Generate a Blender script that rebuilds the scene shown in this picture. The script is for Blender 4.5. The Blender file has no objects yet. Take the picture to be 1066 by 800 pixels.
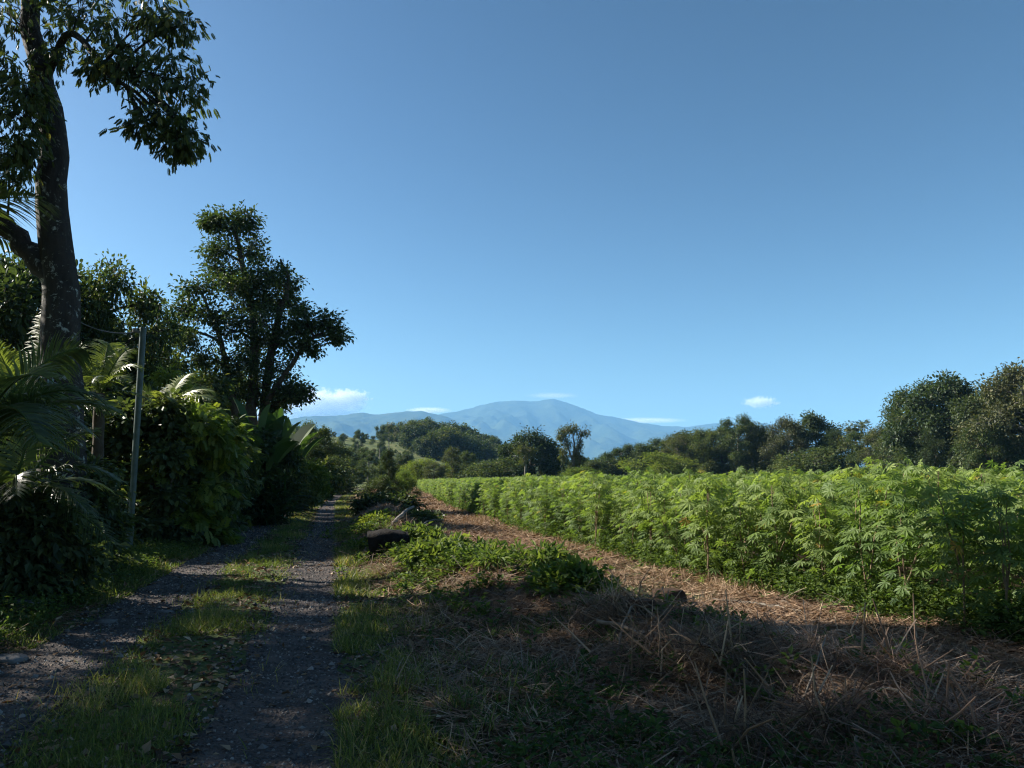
import bpy, math, random
import numpy as np
from math import radians as R

# ------------------------------------------------------------------ camera, world, sun
scene = bpy.context.scene
col = scene.collection
FPX, CX, CY, HC, PITCH = 790.0, 533.0, 400.0, 1.6, R(7.0)
cam_d = bpy.data.cameras.new('camera'); cam = bpy.data.objects.new('camera', cam_d); col.objects.link(cam)
cam_d.sensor_width = 36; cam_d.lens = FPX/1066*36; cam_d.clip_start = 0.05; cam_d.clip_end = 60000
cam.location = (0, 0, HC); cam.rotation_euler = (R(90)+PITCH, 0, 0)
scene.camera = cam

SUN_EL, SUN_BACK = R(32), R(-18)         # elevation; turn of the sun from the camera's exact left (minus: ahead)
SDIR = np.array([-math.cos(SUN_EL)*math.cos(SUN_BACK), -math.cos(SUN_EL)*math.sin(SUN_BACK), math.sin(SUN_EL)])
w = bpy.data.worlds.new('World'); scene.world = w; w.use_nodes = True
nt = w.node_tree; nt.nodes.clear()
sky = nt.nodes.new('ShaderNodeTexSky'); sky.sky_type = 'NISHITA'; sky.sun_disc = False
sky.sun_elevation = SUN_EL; sky.sun_rotation = math.atan2(SDIR[0], SDIR[1])
sky.altitude = 200; sky.air_density = 1.0; sky.dust_density = 0.9; sky.ozone_density = 1.0
bg = nt.nodes.new('ShaderNodeBackground'); bg.inputs[1].default_value = 0.05
wo = nt.nodes.new('ShaderNodeOutputWorld')
gm = nt.nodes.new('ShaderNodeGamma'); gm.inputs[1].default_value = 1.55
tn = nt.nodes.new('ShaderNodeMix'); tn.data_type = 'RGBA'; tn.blend_type = 'MULTIPLY'; tn.inputs[0].default_value = 1; tn.inputs[7].default_value = (.28, .31, .298, 1)
nt.links.new(sky.outputs[0], gm.inputs[0]); nt.links.new(gm.outputs[0], tn.inputs[6]); nt.links.new(tn.outputs[2], bg.inputs[0]); nt.links.new(bg.outputs[0], wo.inputs[0])
sd = bpy.data.lights.new('sun', 'SUN'); sun = bpy.data.objects.new('sun', sd); col.objects.link(sun)
sd.energy = 4.8; sd.angle = R(0.5); sd.color = (1.0, 0.93, 0.82)
from mathutils import Vector, Matrix
sun.rotation_euler = Vector(SDIR).to_track_quat('Z', 'Y').to_euler()
scene.view_settings.view_transform = 'Standard'; scene.view_settings.look = 'None'
scene.view_settings.exposure = 1.6; scene.view_settings.gamma = 1
cy = scene.cycles
cy.max_bounces = 10; cy.diffuse_bounces = 2; cy.glossy_bounces = 2; cy.transmission_bounces = 4
cy.transparent_max_bounces = 8; cy.volume_bounces = 8; cy.use_denoising = True; scene.cycles.filter_width = 1.15; cy.use_adaptive_sampling = True
cy.adaptive_threshold = 0.006

# ------------------------------------------------------------------ helpers
rng = np.random.default_rng(7)
def pt(px, py, D):
    """point seen at photo pixel (px,py) at distance D along the ground"""
    u, v = (px-CX)/FPX, (CY-py)/FPX
    dx, dy, dz = u, math.cos(PITCH)-v*math.sin(PITCH), math.sin(PITCH)+v*math.cos(PITCH)
    t = D/dy
    return np.array([dx*t, D, HC+dz*t])

def unit(a):
    return a/np.maximum(np.linalg.norm(a, axis=-1, keepdims=True), 1e-9)

def hash2(ix, iy, seed):
    n = (ix*374761393 + iy*668265263 + seed*1442695041) & 0xffffffff
    n = ((n ^ (n >> 13))*1274126177) & 0xffffffff
    return ((n ^ (n >> 16)) & 0xffff)/65535.0
def vnoise(x, y, seed=0):
    x = np.asarray(x, float); y = np.asarray(y, float)
    ix = np.floor(x).astype(np.int64); iy = np.floor(y).astype(np.int64)
    fx = x-ix; fy = y-iy; fx = fx*fx*(3-2*fx); fy = fy*fy*(3-2*fy)
    a = hash2(ix, iy, seed); b = hash2(ix+1, iy, seed); c = hash2(ix, iy+1, seed); d = hash2(ix+1, iy+1, seed)
    return (a*(1-fx)+b*fx)*(1-fy)+(c*(1-fx)+d*fx)*fy
def fbm(x, y, seed=0, o=4):
    s = 0; a = 0.5
    for i in range(o):
        s = s+a*vnoise(x*2**i, y*2**i, seed+i*17); a *= 0.5
    return s

class Geo:
    def __init__(s): s.V = []; s.F = []; s.T = []; s.n = 0
    def add(s, V, F, T=0.5):
        V = np.asarray(V, np.float32).reshape(-1, 3); F = np.asarray(F, np.int64)
        s.V.append(V); s.F.append(F+s.n); s.n += len(V)
        s.T.append(np.broadcast_to(np.asarray(T, np.float32), (len(V),)))
        return s
    def build(s, name, mat, parent=None, smooth=False, loc=None, attrs=None):
        me = bpy.data.meshes.new(name)
        V = np.concatenate(s.V); me.vertices.add(len(V)); me.vertices.foreach_set('co', V.ravel())
        loops = np.concatenate([f.ravel() for f in s.F]).astype(np.int32)
        cnt = np.concatenate([np.full(len(f), f.shape[1], np.int32) for f in s.F])
        me.loops.add(len(loops)); me.loops.foreach_set('vertex_index', loops)
        me.polygons.add(len(cnt)); st = np.zeros(len(cnt), np.int32); st[1:] = np.cumsum(cnt)[:-1]
        me.polygons.foreach_set('loop_start', st)
        me.polygons.foreach_set('use_smooth', np.full(len(cnt), smooth))
        a = me.attributes.new('tint', 'FLOAT', 'POINT'); a.data.foreach_set('value', np.concatenate(s.T).astype(np.float32))
        for k, v in (attrs or {}).items():
            a = me.attributes.new(k, 'FLOAT', 'POINT'); a.data.foreach_set('value', np.asarray(v, np.float32))
        me.update(calc_edges=True); me.materials.append(mat)
        o = bpy.data.objects.new(name, me); col.objects.link(o)
        if parent is not None: o.parent = parent
        if loc is not None: o.location = loc
        return o

def tag(o, label=None, cat=None, group=None, kind=None):
    if label: o['label'] = label
    if cat: o['category'] = cat
    if group: o['group'] = group
    if kind: o['kind'] = kind
    return o
def thing(name, label, cat, loc=(0, 0, 0), rz=0, group=None, scale=1):
    o = bpy.data.objects.new(name, None); col.objects.link(o)
    o.location = loc; o.rotation_euler = (0, 0, rz); o.scale = (scale,)*3 if np.isscalar(scale) else scale
    return tag(o, label, cat, group)
def copy_thing(o, loc, rz=0, scale=1, label=None, group=None, name=None):
    c = o.copy(); col.objects.link(c); c.location = loc; c.rotation_euler = (0, 0, rz)
    c.scale = (scale,)*3 if np.isscalar(scale) else scale
    if name: c.name = name
    if label: c['label'] = label
    if group: c['group'] = group
    for ch in list(o.children):
        k = ch.copy(); col.objects.link(k); k.parent = c
    return c

def tube(g, P, r, sides=6, T=0.5, cap=True):
    P = np.asarray(P, float); n = len(P); r = np.broadcast_to(np.asarray(r, float), (n,))
    t = np.zeros_like(P); t[1:-1] = P[2:]-P[:-2]; t[0] = P[1]-P[0]; t[-1] = P[-1]-P[-2]; t = unit(t)
    ref = np.array([0., 0, 1]) if abs(t[:, 2]).mean() < .8 else np.array([1., 0, 0])
    a = unit(np.cross(t, ref)); b = np.cross(t, a)
    th = np.arange(sides)*2*math.pi/sides
    V = P[:, None, :]+r[:, None, None]*(a[:, None, :]*np.cos(th)[None, :, None]+b[:, None, :]*np.sin(th)[None, :, None])
    i = np.arange(n-1)[:, None]*sides; j = np.arange(sides)[None, :]; jn = (j+1) % sides
    F = np.stack([i+j, i+jn, i+sides+jn, i+sides+j], -1).reshape(-1, 4)
    g.add(V, F, T)
    if cap:
        g.add(V[-1], np.array([np.arange(sides)]), T); g.add(V[0], np.array([np.arange(sides)[::-1]]), T)

def smooth_path(pts, n=24):
    """Catmull-Rom through the points"""
    p = np.asarray(pts, float); p = np.vstack([2*p[0]-p[1], p, 2*p[-1]-p[-2]])
    out = []; m = len(p)-3
    for k in range(n):
        s = k/(n-1)*m; i = min(int(s), m-1); t = s-i
        a, b, c, d = p[i:i+4]
        out.append(.5*((2*b)+(-a+c)*t+(2*a-5*b+4*c-d)*t*t+(-a+3*b-3*c+d)*t**3))
    return np.array(out)

def frames(d, n):
    d = unit(d); x = unit(np.cross(d, n)); z = np.cross(x, d)
    return np.stack([x, d, z], -1)       # columns x,y,z

def inst(g, TV, TF, P, M, S, T):
    """N copies of a small template"""
    N = len(P); k = len(TV)
    V = np.einsum('nij,kj->nki', M, TV)*np.asarray(S).reshape(N, 1, -1)+P[:, None, :]
    F = (TF[None]+(np.arange(N)*k)[:, None, None]).reshape(-1, TF.shape[1])
    g.add(V.reshape(-1, 3), F, np.repeat(T, k))

def leaf_t(wd=.3, fold=.12, droop=.12, at=.4):
    return (np.array([[0, 0, 0], [wd, at, fold], [0, 1, -droop], [-wd, at, fold], [0, at, 0]]),
            np.array([[0, 1, 4], [1, 2, 4], [2, 3, 4], [3, 0, 4]]))
LEAF_BROAD = (np.array([[0, 0, 0], [.3, .45, .1], [0, 1, -.12], [-.3, .45, .1]]), np.array([[0, 1, 2], [0, 2, 3]]))
LEAF_LONG = (np.array([[0, 0, 0], [.13, .4, .05], [0, 1, -.2], [-.13, .4, .05]]), np.array([[0, 1, 2], [0, 2, 3]]))
LEAF_ROUND = (np.array([[0, 0, 0], [.32, .2, .1], [.34, .68, .08], [0, 1, -.08], [-.34, .68, .08], [-.32, .2, .1]]), np.array([[0, 1, 2, 3], [0, 3, 4, 5]]))
def spray_t(n=4, ang=50, ll=.5):
    """a twig end with leaflets along both sides"""
    V = []; F = []
    for i in range(n):
        s = (i+.6)/n
        for sd_ in (-1, 1):
            a = R(ang)*sd_; b = np.array([0, s*.75, -.18*s*s]); d = np.array([math.sin(a), math.cos(a), -.35])
            q = np.array([math.cos(a), -math.sin(a), 0])*.17*ll/.5*.6
            l = ll*(1-.3*s); k = len(V)
            V += [b, b+d*l*.45+q, b+d*l, b+d*l*.45-q]; F += [[k, k+1, k+2], [k, k+2, k+3]]
    k = len(V); V += [np.array([-.008, 0, 0]), np.array([.008, 0, 0]), np.array([0, .8, -.18])]; F += [[k, k+1, k+2]]
    return np.array(V), np.array(F)
SPRAY = spray_t(); SPRAY_T = spray_t(4, 42, .6)
SPRAY_T[0][:, 0] *= .62; SPRAY_T[0][:, 2] *= 1.5

def strips(g, B, d, L, W, droop, T, segs=3, prof='grass', side=None):
    """N bent blades"""
    N = len(B); d = unit(d); L = np.broadcast_to(L, (N,)); W = np.broadcast_to(W, (N,)); droop = np.broadcast_to(droop, (N,))
    if side is None:
        side = np.cross(d, np.array([0, 0, 1.])+rng.normal(0, .3, (N, 3)))
    side = unit(side)
    t = np.linspace(0, 1, segs+1)
    pw = {'grass': (1-t)**.7*.95+.05, 'leaf': np.sin(math.pi*np.clip(.07+.9*t, 0, 1))**.8, 'even': np.full(segs+1, 1.), 'lance': np.clip(np.minimum(t*6+.25, (1-t)*1.4+.03), 0, 1)}[prof]
    C = B[:, None]+d[:, None]*(L[:, None]*t)[:, :, None]
    C[:, :, 2] -= droop[:, None]*L[:, None]*t[None]**2
    hw = (W[:, None]*pw[None]*.5)[:, :, None]*side[:, None]
    V = np.stack([C-hw, C+hw], 2).reshape(-1, 3)
    k = 2*(segs+1); i = np.arange(segs)*2
    TF = np.stack([i, i+1, i+3, i+2], -1)
    F = (TF[None]+(np.arange(N)*k)[:, None, None]).reshape(-1, 4)
    g.add(V, F, np.repeat(np.broadcast_to(T, (N,)), k))

# ------------------------------------------------------------------ materials
def new_mat(name):
    m = bpy.data.materials.new(name); m.use_nodes = True; n = m.node_tree; n.nodes.clear()
    out = n.nodes.new('ShaderNodeOutputMaterial'); return m, n, out
def ramp(n, src, stops):
    r = n.nodes.new('ShaderNodeValToRGB'); e = r.color_ramp.elements
    e[0].position, e[0].color = stops[0][0], (*stops[0][1], 1); e[1].position, e[1].color = stops[-1][0], (*stops[-1][1], 1)
    for p, c in stops[1:-1]:
        k = e.new(p); k.color = (*c, 1)
    n.links.new(src, r.inputs[0]); return r.outputs[0]
def noise(n, scale, detail=4, rough=.6, coord='Object', vec=None, dist=0):
    t = n.nodes.new('ShaderNodeTexNoise'); t.inputs['Scale'].default_value = scale; t.inputs['Detail'].default_value = detail
    t.inputs['Roughness'].default_value = rough; t.inputs['Distortion'].default_value = dist
    if vec is None:
        c = n.nodes.new('ShaderNodeTexCoord'); vec = c.outputs[coord]
    n.links.new(vec, t.inputs['Vector']); return t.outputs['Fac']
def attr(n, name):
    a = n.nodes.new('ShaderNodeAttribute'); a.attribute_name = name; return a.outputs['Fac']
def math_(n, op, a, b):
    m = n.nodes.new('ShaderNodeMath'); m.operation = op
    for i, v in enumerate((a, b)):
        if isinstance(v, (int, float)): m.inputs[i].default_value = v
        else: n.links.new(v, m.inputs[i])
    return m.outputs[0]
def mixc(n, f, a, b):
    m = n.nodes.new('ShaderNodeMix'); m.data_type = 'RGBA'
    for i, v in ((0, f), (6, a), (7, b)):
        if isinstance(v, (int, float)): m.inputs[i].default_value = v
        elif isinstance(v, tuple): m.inputs[i].default_value = (*v, 1)
        else: n.links.new(v, m.inputs[i])
    return m.outputs[2]
def bump(n, h, s, d):
    b = n.nodes.new('ShaderNodeBump'); b.inputs['Strength'].default_value = s; b.inputs['Distance'].default_value = d
    n.links.new(h, b.inputs['Height']); return b.outputs[0]

def leaf_mat(name, stops, trans=.38, rough=.5, spec=.22, tcol=(1.2, 1.25, .5)):
    m, n, out = new_mat(name)
    c = ramp(n, attr(n, 'tint'), stops)
    oi = n.nodes.new('ShaderNodeObjectInfo')
    hs = n.nodes.new('ShaderNodeHueSaturation')
    n.links.new(c, hs.inputs['Color'])
    v = math_(n, 'ADD', math_(n, 'MULTIPLY', oi.outputs['Random'], .35), .82); n.links.new(v, hs.inputs['Value'])
    h = math_(n, 'ADD', math_(n, 'MULTIPLY', oi.outputs['Random'], -.03), .515); n.links.new(h, hs.inputs['Hue'])
    p = n.nodes.new('ShaderNodeBsdfPrincipled'); p.inputs['Roughness'].default_value = rough
    p.inputs['Specular IOR Level'].default_value = spec
    n.links.new(hs.outputs[0], p.inputs['Base Color'])
    tr = n.nodes.new('ShaderNodeBsdfTranslucent')
    mu = n.nodes.new('ShaderNodeMix'); mu.data_type = 'RGBA'; mu.blend_type = 'MULTIPLY'; mu.inputs[0].default_value = 1
    n.links.new(hs.outputs[0], mu.inputs[6]); mu.inputs[7].default_value = (*[x*1.3 for x in tcol], 1)
    n.links.new(mu.outputs[2], tr.inputs[0])
    mx = n.nodes.new('ShaderNodeMixShader'); mx.inputs[0].default_value = trans
    n.links.new(p.outputs[0], mx.inputs[1]); n.links.new(tr.outputs[0], mx.inputs[2]); n.links.new(mx.outputs[0], out.inputs[0])
    return m
def solid_mat(name, stops, scale=6, rough=.9, bs=.5, bd=.02, spec=.2, use_tint=False, coord='Object'):
    m, n, out = new_mat(name)
    f = noise(n, scale, 6, .65, coord)
    c = ramp(n, attr(n, 'tint') if use_tint else f, stops)
    p = n.nodes.new('ShaderNodeBsdfPrincipled'); p.inputs['Roughness'].default_value = rough; p.inputs['Specular IOR Level'].default_value = spec
    n.links.new(c, p.inputs['Base Color'])
    if bs: n.links.new(bump(n, noise(n, scale*4, 5, .7, coord), bs, bd), p.inputs['Normal'])
    n.links.new(p.outputs[0], out.inputs[0]); return m

G_TREE = [(0, (.028, .046, .02)), (.5, (.06, .088, .032)), (.9, (.1, .125, .042)), (1, (.15, .15, .045))]
M = {}
M['leaf_dark'] = leaf_mat('dark_leaf', [(0, (.026, .042, .022)), (.6, (.05, .072, .032)), (1, (.085, .11, .042))], .28)
M['leaf_tree'] = leaf_mat('tree_leaf', G_TREE, .3)
M['leaf_olive'] = leaf_mat('olive_leaf', [(0, (.035, .05, .018)), (.6, (.07, .09, .03)), (1, (.13, .12, .045))], .28)
M['leaf_brown'] = leaf_mat('russet_leaf', [(0, (.035, .045, .022)), (.6, (.075, .085, .036)), (1, (.13, .125, .055))], .2)
M['leaf_bright'] = leaf_mat('bright_leaf', [(0, (.055, .09, .024)), (.5, (.1, .145, .034)), (1, (.19, .22, .045))], .4)
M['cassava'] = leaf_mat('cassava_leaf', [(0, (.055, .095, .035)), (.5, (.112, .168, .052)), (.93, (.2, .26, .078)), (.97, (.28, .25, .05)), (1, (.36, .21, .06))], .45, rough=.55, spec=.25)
M['grass'] = leaf_mat('grass_blade', [(0, (.045, .075, .022)), (.5, (.1, .135, .036)), (.8, (.19, .2, .06)), (1, (.36, .28, .14))], .35)
M['weed'] = leaf_mat('weed_leaf', [(0, (.034, .06, .022)), (.5, (.07, .11, .032)), (1, (.15, .19, .05))], .35, rough=.65, spec=.15)
M['palm'] = leaf_mat('palm_leaf', [(0, (.04, .06, .03)), (.5, (.08, .11, .042)), (1, (.19, .22, .06))], .35, rough=.38, spec=.5)
M['banana'] = leaf_mat('paddle_leaf', [(0, (.02, .045, .018)), (1, (.05, .09, .025))], .3, rough=.6, spec=.2)
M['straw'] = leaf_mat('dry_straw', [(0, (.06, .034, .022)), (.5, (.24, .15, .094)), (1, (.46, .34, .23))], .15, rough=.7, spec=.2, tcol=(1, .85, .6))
M['litter'] = leaf_mat('leaf_litter', [(0, (.05, .03, .02)), (.6, (.16, .1, .06)), (1, (.42, .32, .22))], .15, rough=.7, spec=.2, tcol=(1, .8, .5))
M['twig'] = solid_mat('dead_wood', [(.3, (.09, .065, .045)), (.7, (.27, .21, .16))], 9, .85, .4, .01)
M['bark'] = solid_mat('bark', [(.3, (.035, .028, .02)), (.6, (.08, .065, .048)), (.8, (.16, .14, .11))], 5)
M['bark_pale'] = solid_mat('pale_bark', [(.3, (.09, .08, .065)), (.7, (.24, .22, .19))], 4)
M['stem'] = solid_mat('cassava_stem', [(.3, (.12, .08, .05)), (.7, (.26, .19, .13))], 14, bs=0)
M['stone'] = solid_mat('grey_stone', [(.3, (.07, .07, .07)), (.7, (.18, .175, .17))], 5, .85, .6, .02)
M['gravel'] = solid_mat('gravel_stone', [(0, (.045, .042, .042)), (.6, (.1, .095, .09)), (1, (.26, .24, .22))], 8, .9, 0, use_tint=True)
M['stump'] = solid_mat('charred_wood', [(.35, (.005, .005, .005)), (.7, (.02, .016, .013))], 6, .9, .8, .03)
M['metal'] = solid_mat('painted_post', [(.35, (.022, .045, .038)), (.7, (.06, .09, .08))], 8, .5, .1, .004, .5)
M['wire'] = solid_mat('wire', [(.3, (.04, .04, .04)), (.7, (.08, .08, .08))], 8, .5, 0)

def big_bark():
    m, n, out = new_mat('lichened_bark')
    tc = n.nodes.new('ShaderNodeTexCoord'); mp = n.nodes.new('ShaderNodeMapping'); mp.inputs['Scale'].default_value = (1, 1, .35)
    n.links.new(tc.outputs['Object'], mp.inputs['Vector'])
    f = noise(n, 9, 6, .7, vec=mp.outputs[0])
    c = ramp(n, f, [(.3, (.012, .01, .008)), (.65, (.04, .032, .025))])
    l = noise(n, 7, 5, .75, vec=tc.outputs['Object'], dist=.6)
    lm = ramp(n, l, [(.57, (0, 0, 0)), (.63, (1, 1, 1))])
    c = mixc(n, lm, c, (.3, .31, .27))
    p = n.nodes.new('ShaderNodeBsdfPrincipled'); p.inputs['Roughness'].default_value = .9
    n.links.new(c, p.inputs['Base Color']); n.links.new(bump(n, f, 1, .05), p.inputs['Normal']); n.links.new(p.outputs[0], out.inputs[0])
    return m
M['big_bark'] = big_bark()

# ------------------------------------------------------------------ ground shape
def track_c(y):
    y = np.asarray(y, float); return -1.3-.232*y+.0011*np.clip(y-40, 0, 80)**2
EY = [-10, 0, 7.5, 12.3, 16.2, 21.8, 45, 97, 200]; EX = [8.5, 6.4, 4.95, 3.3, 2.3, .8, -3.6, -11.6, -25]
def field_e(y): return np.interp(y, EY, EX)
WIND = np.array([(-8.5, 52), (-6.3, 38), (-4.4, 27), (-3.2, 19), (-1.9, 14.5), (-.6, 11.6), (.6, 9.3), (1.6, 7.5), (2.6, 5.6), (3.3, 3.8), (4, 1.5)], float)
WH = np.array([.3, .6, .6, .35, .3, .36, .3, .3, .32, .28, .2])
def wind_h(x, y):
    """height of the windrow of uprooted brush beside the track"""
    x = np.asarray(x, float); y = np.asarray(y, float)
    best = np.full(np.broadcast(x, y).shape, 1e9); hh = np.zeros_like(best)
    for i in range(len(WIND)-1):
        a, b = WIND[i], WIND[i+1]; ab = b-a
        t = np.clip(((x-a[0])*ab[0]+(y-a[1])*ab[1])/(ab@ab), 0, 1)
        d = np.hypot(x-a[0]-t*ab[0], y-a[1]-t*ab[1]); h = WH[i]*(1-t)+WH[i+1]*t
        m = d < best; best = np.where(m, d, best); hh = np.where(m, h, hh)
    nz = .45+1.1*fbm(x*1.1, y*1.1, 5, 3)
    return hh*np.exp(-(best/.75)**2)*nz
def ground_z(x, y):
    x = np.asarray(x, float); y = np.asarray(y, float); c = x-track_c(y)
    near = 1/(1+(np.hypot(x, y)/60)**2)
    z = (fbm(x*.35, y*.35, 1, 3)-.45)*.16*near
    z = z+(fbm(x*2.2, y*2.2, 2, 3)-.45)*.2*near*np.clip((c-1.4)/1, .15, 1)
    on = np.exp(-((np.abs(c)-1)/.42)**2)*(y < 110)*near**.3
    z = z-.05*on+.03*np.exp(-(c/.4)**2)*near
    z = z*np.where(np.abs(c) < 1.6, .6, 1)
    z = z+np.where((y < 60) & (y > -5), wind_h(x, y), 0)
    z = z+.25*np.exp(-((c+3.6)/1.1)**2)*np.clip(1-y/80, 0, 1)
    r = np.hypot(x, y)
    # rolling land beyond the fields
    z = z+8.5*np.exp(-(((x+62)/48)**2+((y-275)/70)**2))+9*np.exp(-(((x+20)/55)**2+((y-330)/60)**2))
    z = z+14*np.exp(-(((x+130)/70)**2+((y-300)/80)**2))
    z = z+np.clip((r-400)/2000, 0, 1)*18*fbm(x*.003, y*.003, 9, 3)
    return z
def gz(x, y): return float(ground_z(np.array([x]), np.array([y]))[0])
def gp(x, y, dz=-.03): return (float(x), float(y), gz(x, y)+dz)

def axis(fine, span, far, n_far):
    a = np.arange(-span, span+fine/2, fine); s = 1+np.geomspace(.012, far/span-1, n_far)
    return np.concatenate([-span*s[::-1], a, span*s])
xs = axis(.09, 9.5, 12400, 110); ys = np.concatenate([np.array([-900, -300, -120, -60, -30, -18, -10, -6, -3, -1]), np.arange(0, 22, .09), 22*(1+np.geomspace(.006, 12000/22-1, 220))])
X, Y = np.meshgrid(xs, ys); Z = ground_z(X, Y)
C = X-track_c(Y); E = X-field_e(Y)
gg = Geo(); nx, ny = len(xs), len(ys); I = np.arange(ny-1)[:, None]*nx+np.arange(nx-1)[None]
gg.add(np.stack([X, Y, Z], -1).reshape(-1, 3), np.stack([I, I+1, I+nx+1, I+nx], -1).reshape(-1, 4))
n1 = fbm(X*.6, Y*.6, 31, 4); n2 = fbm(X*.16, Y*.16, 37, 3)
ss = lambda a, lo, hi: np.clip((a-lo)/(hi-lo), 0, 1)
straw = ss(C, 1.7+n1*1.2, 2.6+n1*1.2)*(1-ss(E, -.3, .8))*(Y < 130)
green = np.clip(1-straw, 0, 1)*(1-ss(E, -1, .3)*(Y < 120))+ss(n2, .5, .62)*.6*(C > 1.4)*straw*(Y > 9)
soil = ss(E, -.6, .4)*(Y < 110)
def ground_mat():
    m, n, out = new_mat('ground_soil')
    f1 = noise(n, 3, 8, .7); f2 = noise(n, 22, 6, .7); f3 = noise(n, .35, 5, .6)
    straw_c = ramp(n, f2, [(.3, (.08, .048, .032)), (.5, (.23, .145, .092)), (.72, (.4, .28, .19))]); straw_c = mixc(n, ramp(n, noise(n, 1.1, 5, .65), [(.42, (0, 0, 0)), (.6, (.5, .5, .5))]), straw_c, ramp(n, f2, [(.3, (.035, .022, .015)), (.7, (.13, .08, .05))]))
    grass_c = ramp(n, f1, [(.3, (.03, .045, .018)), (.5, (.065, .09, .028)), (.7, (.13, .14, .045))])
    far_c = ramp(n, f3, [(.35, (.05, .075, .025)), (.5, (.095, .12, .04)), (.65, (.16, .16, .065))])
    soil_c = ramp(n, f1, [(.3, (.03, .02, .014)), (.7, (.09, .06, .04))])
    sep = n.nodes.new('ShaderNodeSeparateXYZ'); tc = n.nodes.new('ShaderNodeTexCoord'); n.links.new(tc.outputs['Object'], sep.inputs[0])
    fy = n.nodes.new('ShaderNodeMapRange'); fy.inputs[1].default_value = 45; fy.inputs[2].default_value = 130; n.links.new(sep.outputs[1], fy.inputs[0])
    g = mixc(n, fy.outputs[0], grass_c, far_c)
    def rough_mask(a):
        r = n.nodes.new('ShaderNodeMapRange'); s = math_(n, 'ADD', attr(n, a), math_(n, 'MULTIPLY', math_(n, 'SUBTRACT', f2, .5), .9))
        r.inputs[1].default_value = .35; r.inputs[2].default_value = .65; n.links.new(s, r.inputs[0]); return r.outputs[0]
    c = mixc(n, rough_mask('green'), straw_c, g)
    c = mixc(n, rough_mask('soil'), c, soil_c)
    p = n.nodes.new('ShaderNodeBsdfPrincipled'); p.inputs['Roughness'].default_value = .95; p.inputs['Specular IOR Level'].default_value = .15
    n.links.new(c, p.inputs['Base Color']); n.links.new(bump(n, math_(n, 'ADD', f2, f1), .9, .05), p.inputs['Normal'])
    n.links.new(p.outputs[0], out.inputs[0]); return m
gr = gg.build('ground', ground_mat(), smooth=True, attrs={'green': green.ravel(), 'soil': soil.ravel()})
tag(gr, 'brown and green farmland ground with dry straw beside the track', kind='structure')

# the two-rut track: one strip per rut, a few millimetres above the ground
def rut_mat():
    m, n, out = new_mat('gravel_rut')
    f1 = noise(n, 2.2, 6, .65); v = n.nodes.new('ShaderNodeTexVoronoi'); v.inputs['Scale'].default_value = 34
    tc = n.nodes.new('ShaderNodeTexCoord'); n.links.new(tc.outputs['Object'], v.inputs['Vector'])
    v2 = n.nodes.new('ShaderNodeTexVoronoi'); v2.inputs['Scale'].default_value = 90; n.links.new(tc.outputs['Object'], v2.inputs['Vector'])
    c1 = ramp(n, f1, [(.3, (.02, .015, .013)), (.5, (.052, .041, .037)), (.72, (.125, .095, .078))])
    sep = n.nodes.new('ShaderNodeSeparateColor'); n.links.new(v.outputs['Color'], sep.inputs[0])
    st = ramp(n, sep.outputs[0], [(.0, (.03, .028, .03)), (.7, (.08, .075, .075)), (1, (.2, .185, .175))])
    mk = ramp(n, v.outputs['Distance'], [(.25, (1, 1, 1)), (.4, (0, 0, 0))])
    c = mixc(n, math_(n, 'MULTIPLY', mk, .45), c1, st)
    h = math_(n, 'ADD', math_(n, 'MULTIPLY', v.outputs['Distance'], -1), math_(n, 'MULTIPLY', v2.outputs['Distance'], -.4))
    p = n.nodes.new('ShaderNodeBsdfPrincipled'); p.inputs['Roughness'].default_value = .85; p.inputs['Specular IOR Level'].default_value = .25
    n.links.new(c, p.inputs['Base Color']); n.links.new(bump(n, h, .8, .02), p.inputs['Normal']); n.links.new(p.outputs[0], out.inputs[0]); return m
rm = rut_mat()
for s, nm in ((-1, 'dirt_track'), (1, 'dirt_track')):
    yy = np.concatenate([np.arange(-3, 22, .09), np.linspace(22.1, 112, 500)])
    uu = np.linspace(0, 1, 15); c0, c1 = (.5, 1.5) if s > 0 else (-1.5, -.52)
    wob0 = (fbm(yy*.9, yy*0+s*3, 51, 4)-.45)*.5; wob1 = (fbm(yy*.9, yy*0+s*9, 53, 4)-.45)*.5
    XX = track_c(yy)[:, None]+(c0+wob0)[:, None]*(1-uu)+(c1+wob1)[:, None]*uu; YY = np.repeat(yy[:, None], 15, 1)
    edge = np.minimum(uu, 1-uu)
    ZZ = ground_z(XX, YY)+.005+.012*np.clip(edge*5, 0, 1)-.02*(edge == 0)+(np.where(YY > 30, .02, 0))
    g = Geo(); I = np.arange(len(yy)-1)[:, None]*15+np.arange(14)[None]
    g.add(np.stack([XX, YY, ZZ], -1).reshape(-1, 3), np.stack([I, I+1, I+16, I+15], -1).reshape(-1, 4))
    tag(g.build(nm, rm, smooth=True), 'dark gravel wheel rut of the farm track, '+('beside the cleared strip' if s > 0 else 'beside the hedge'), kind='structure')

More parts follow.
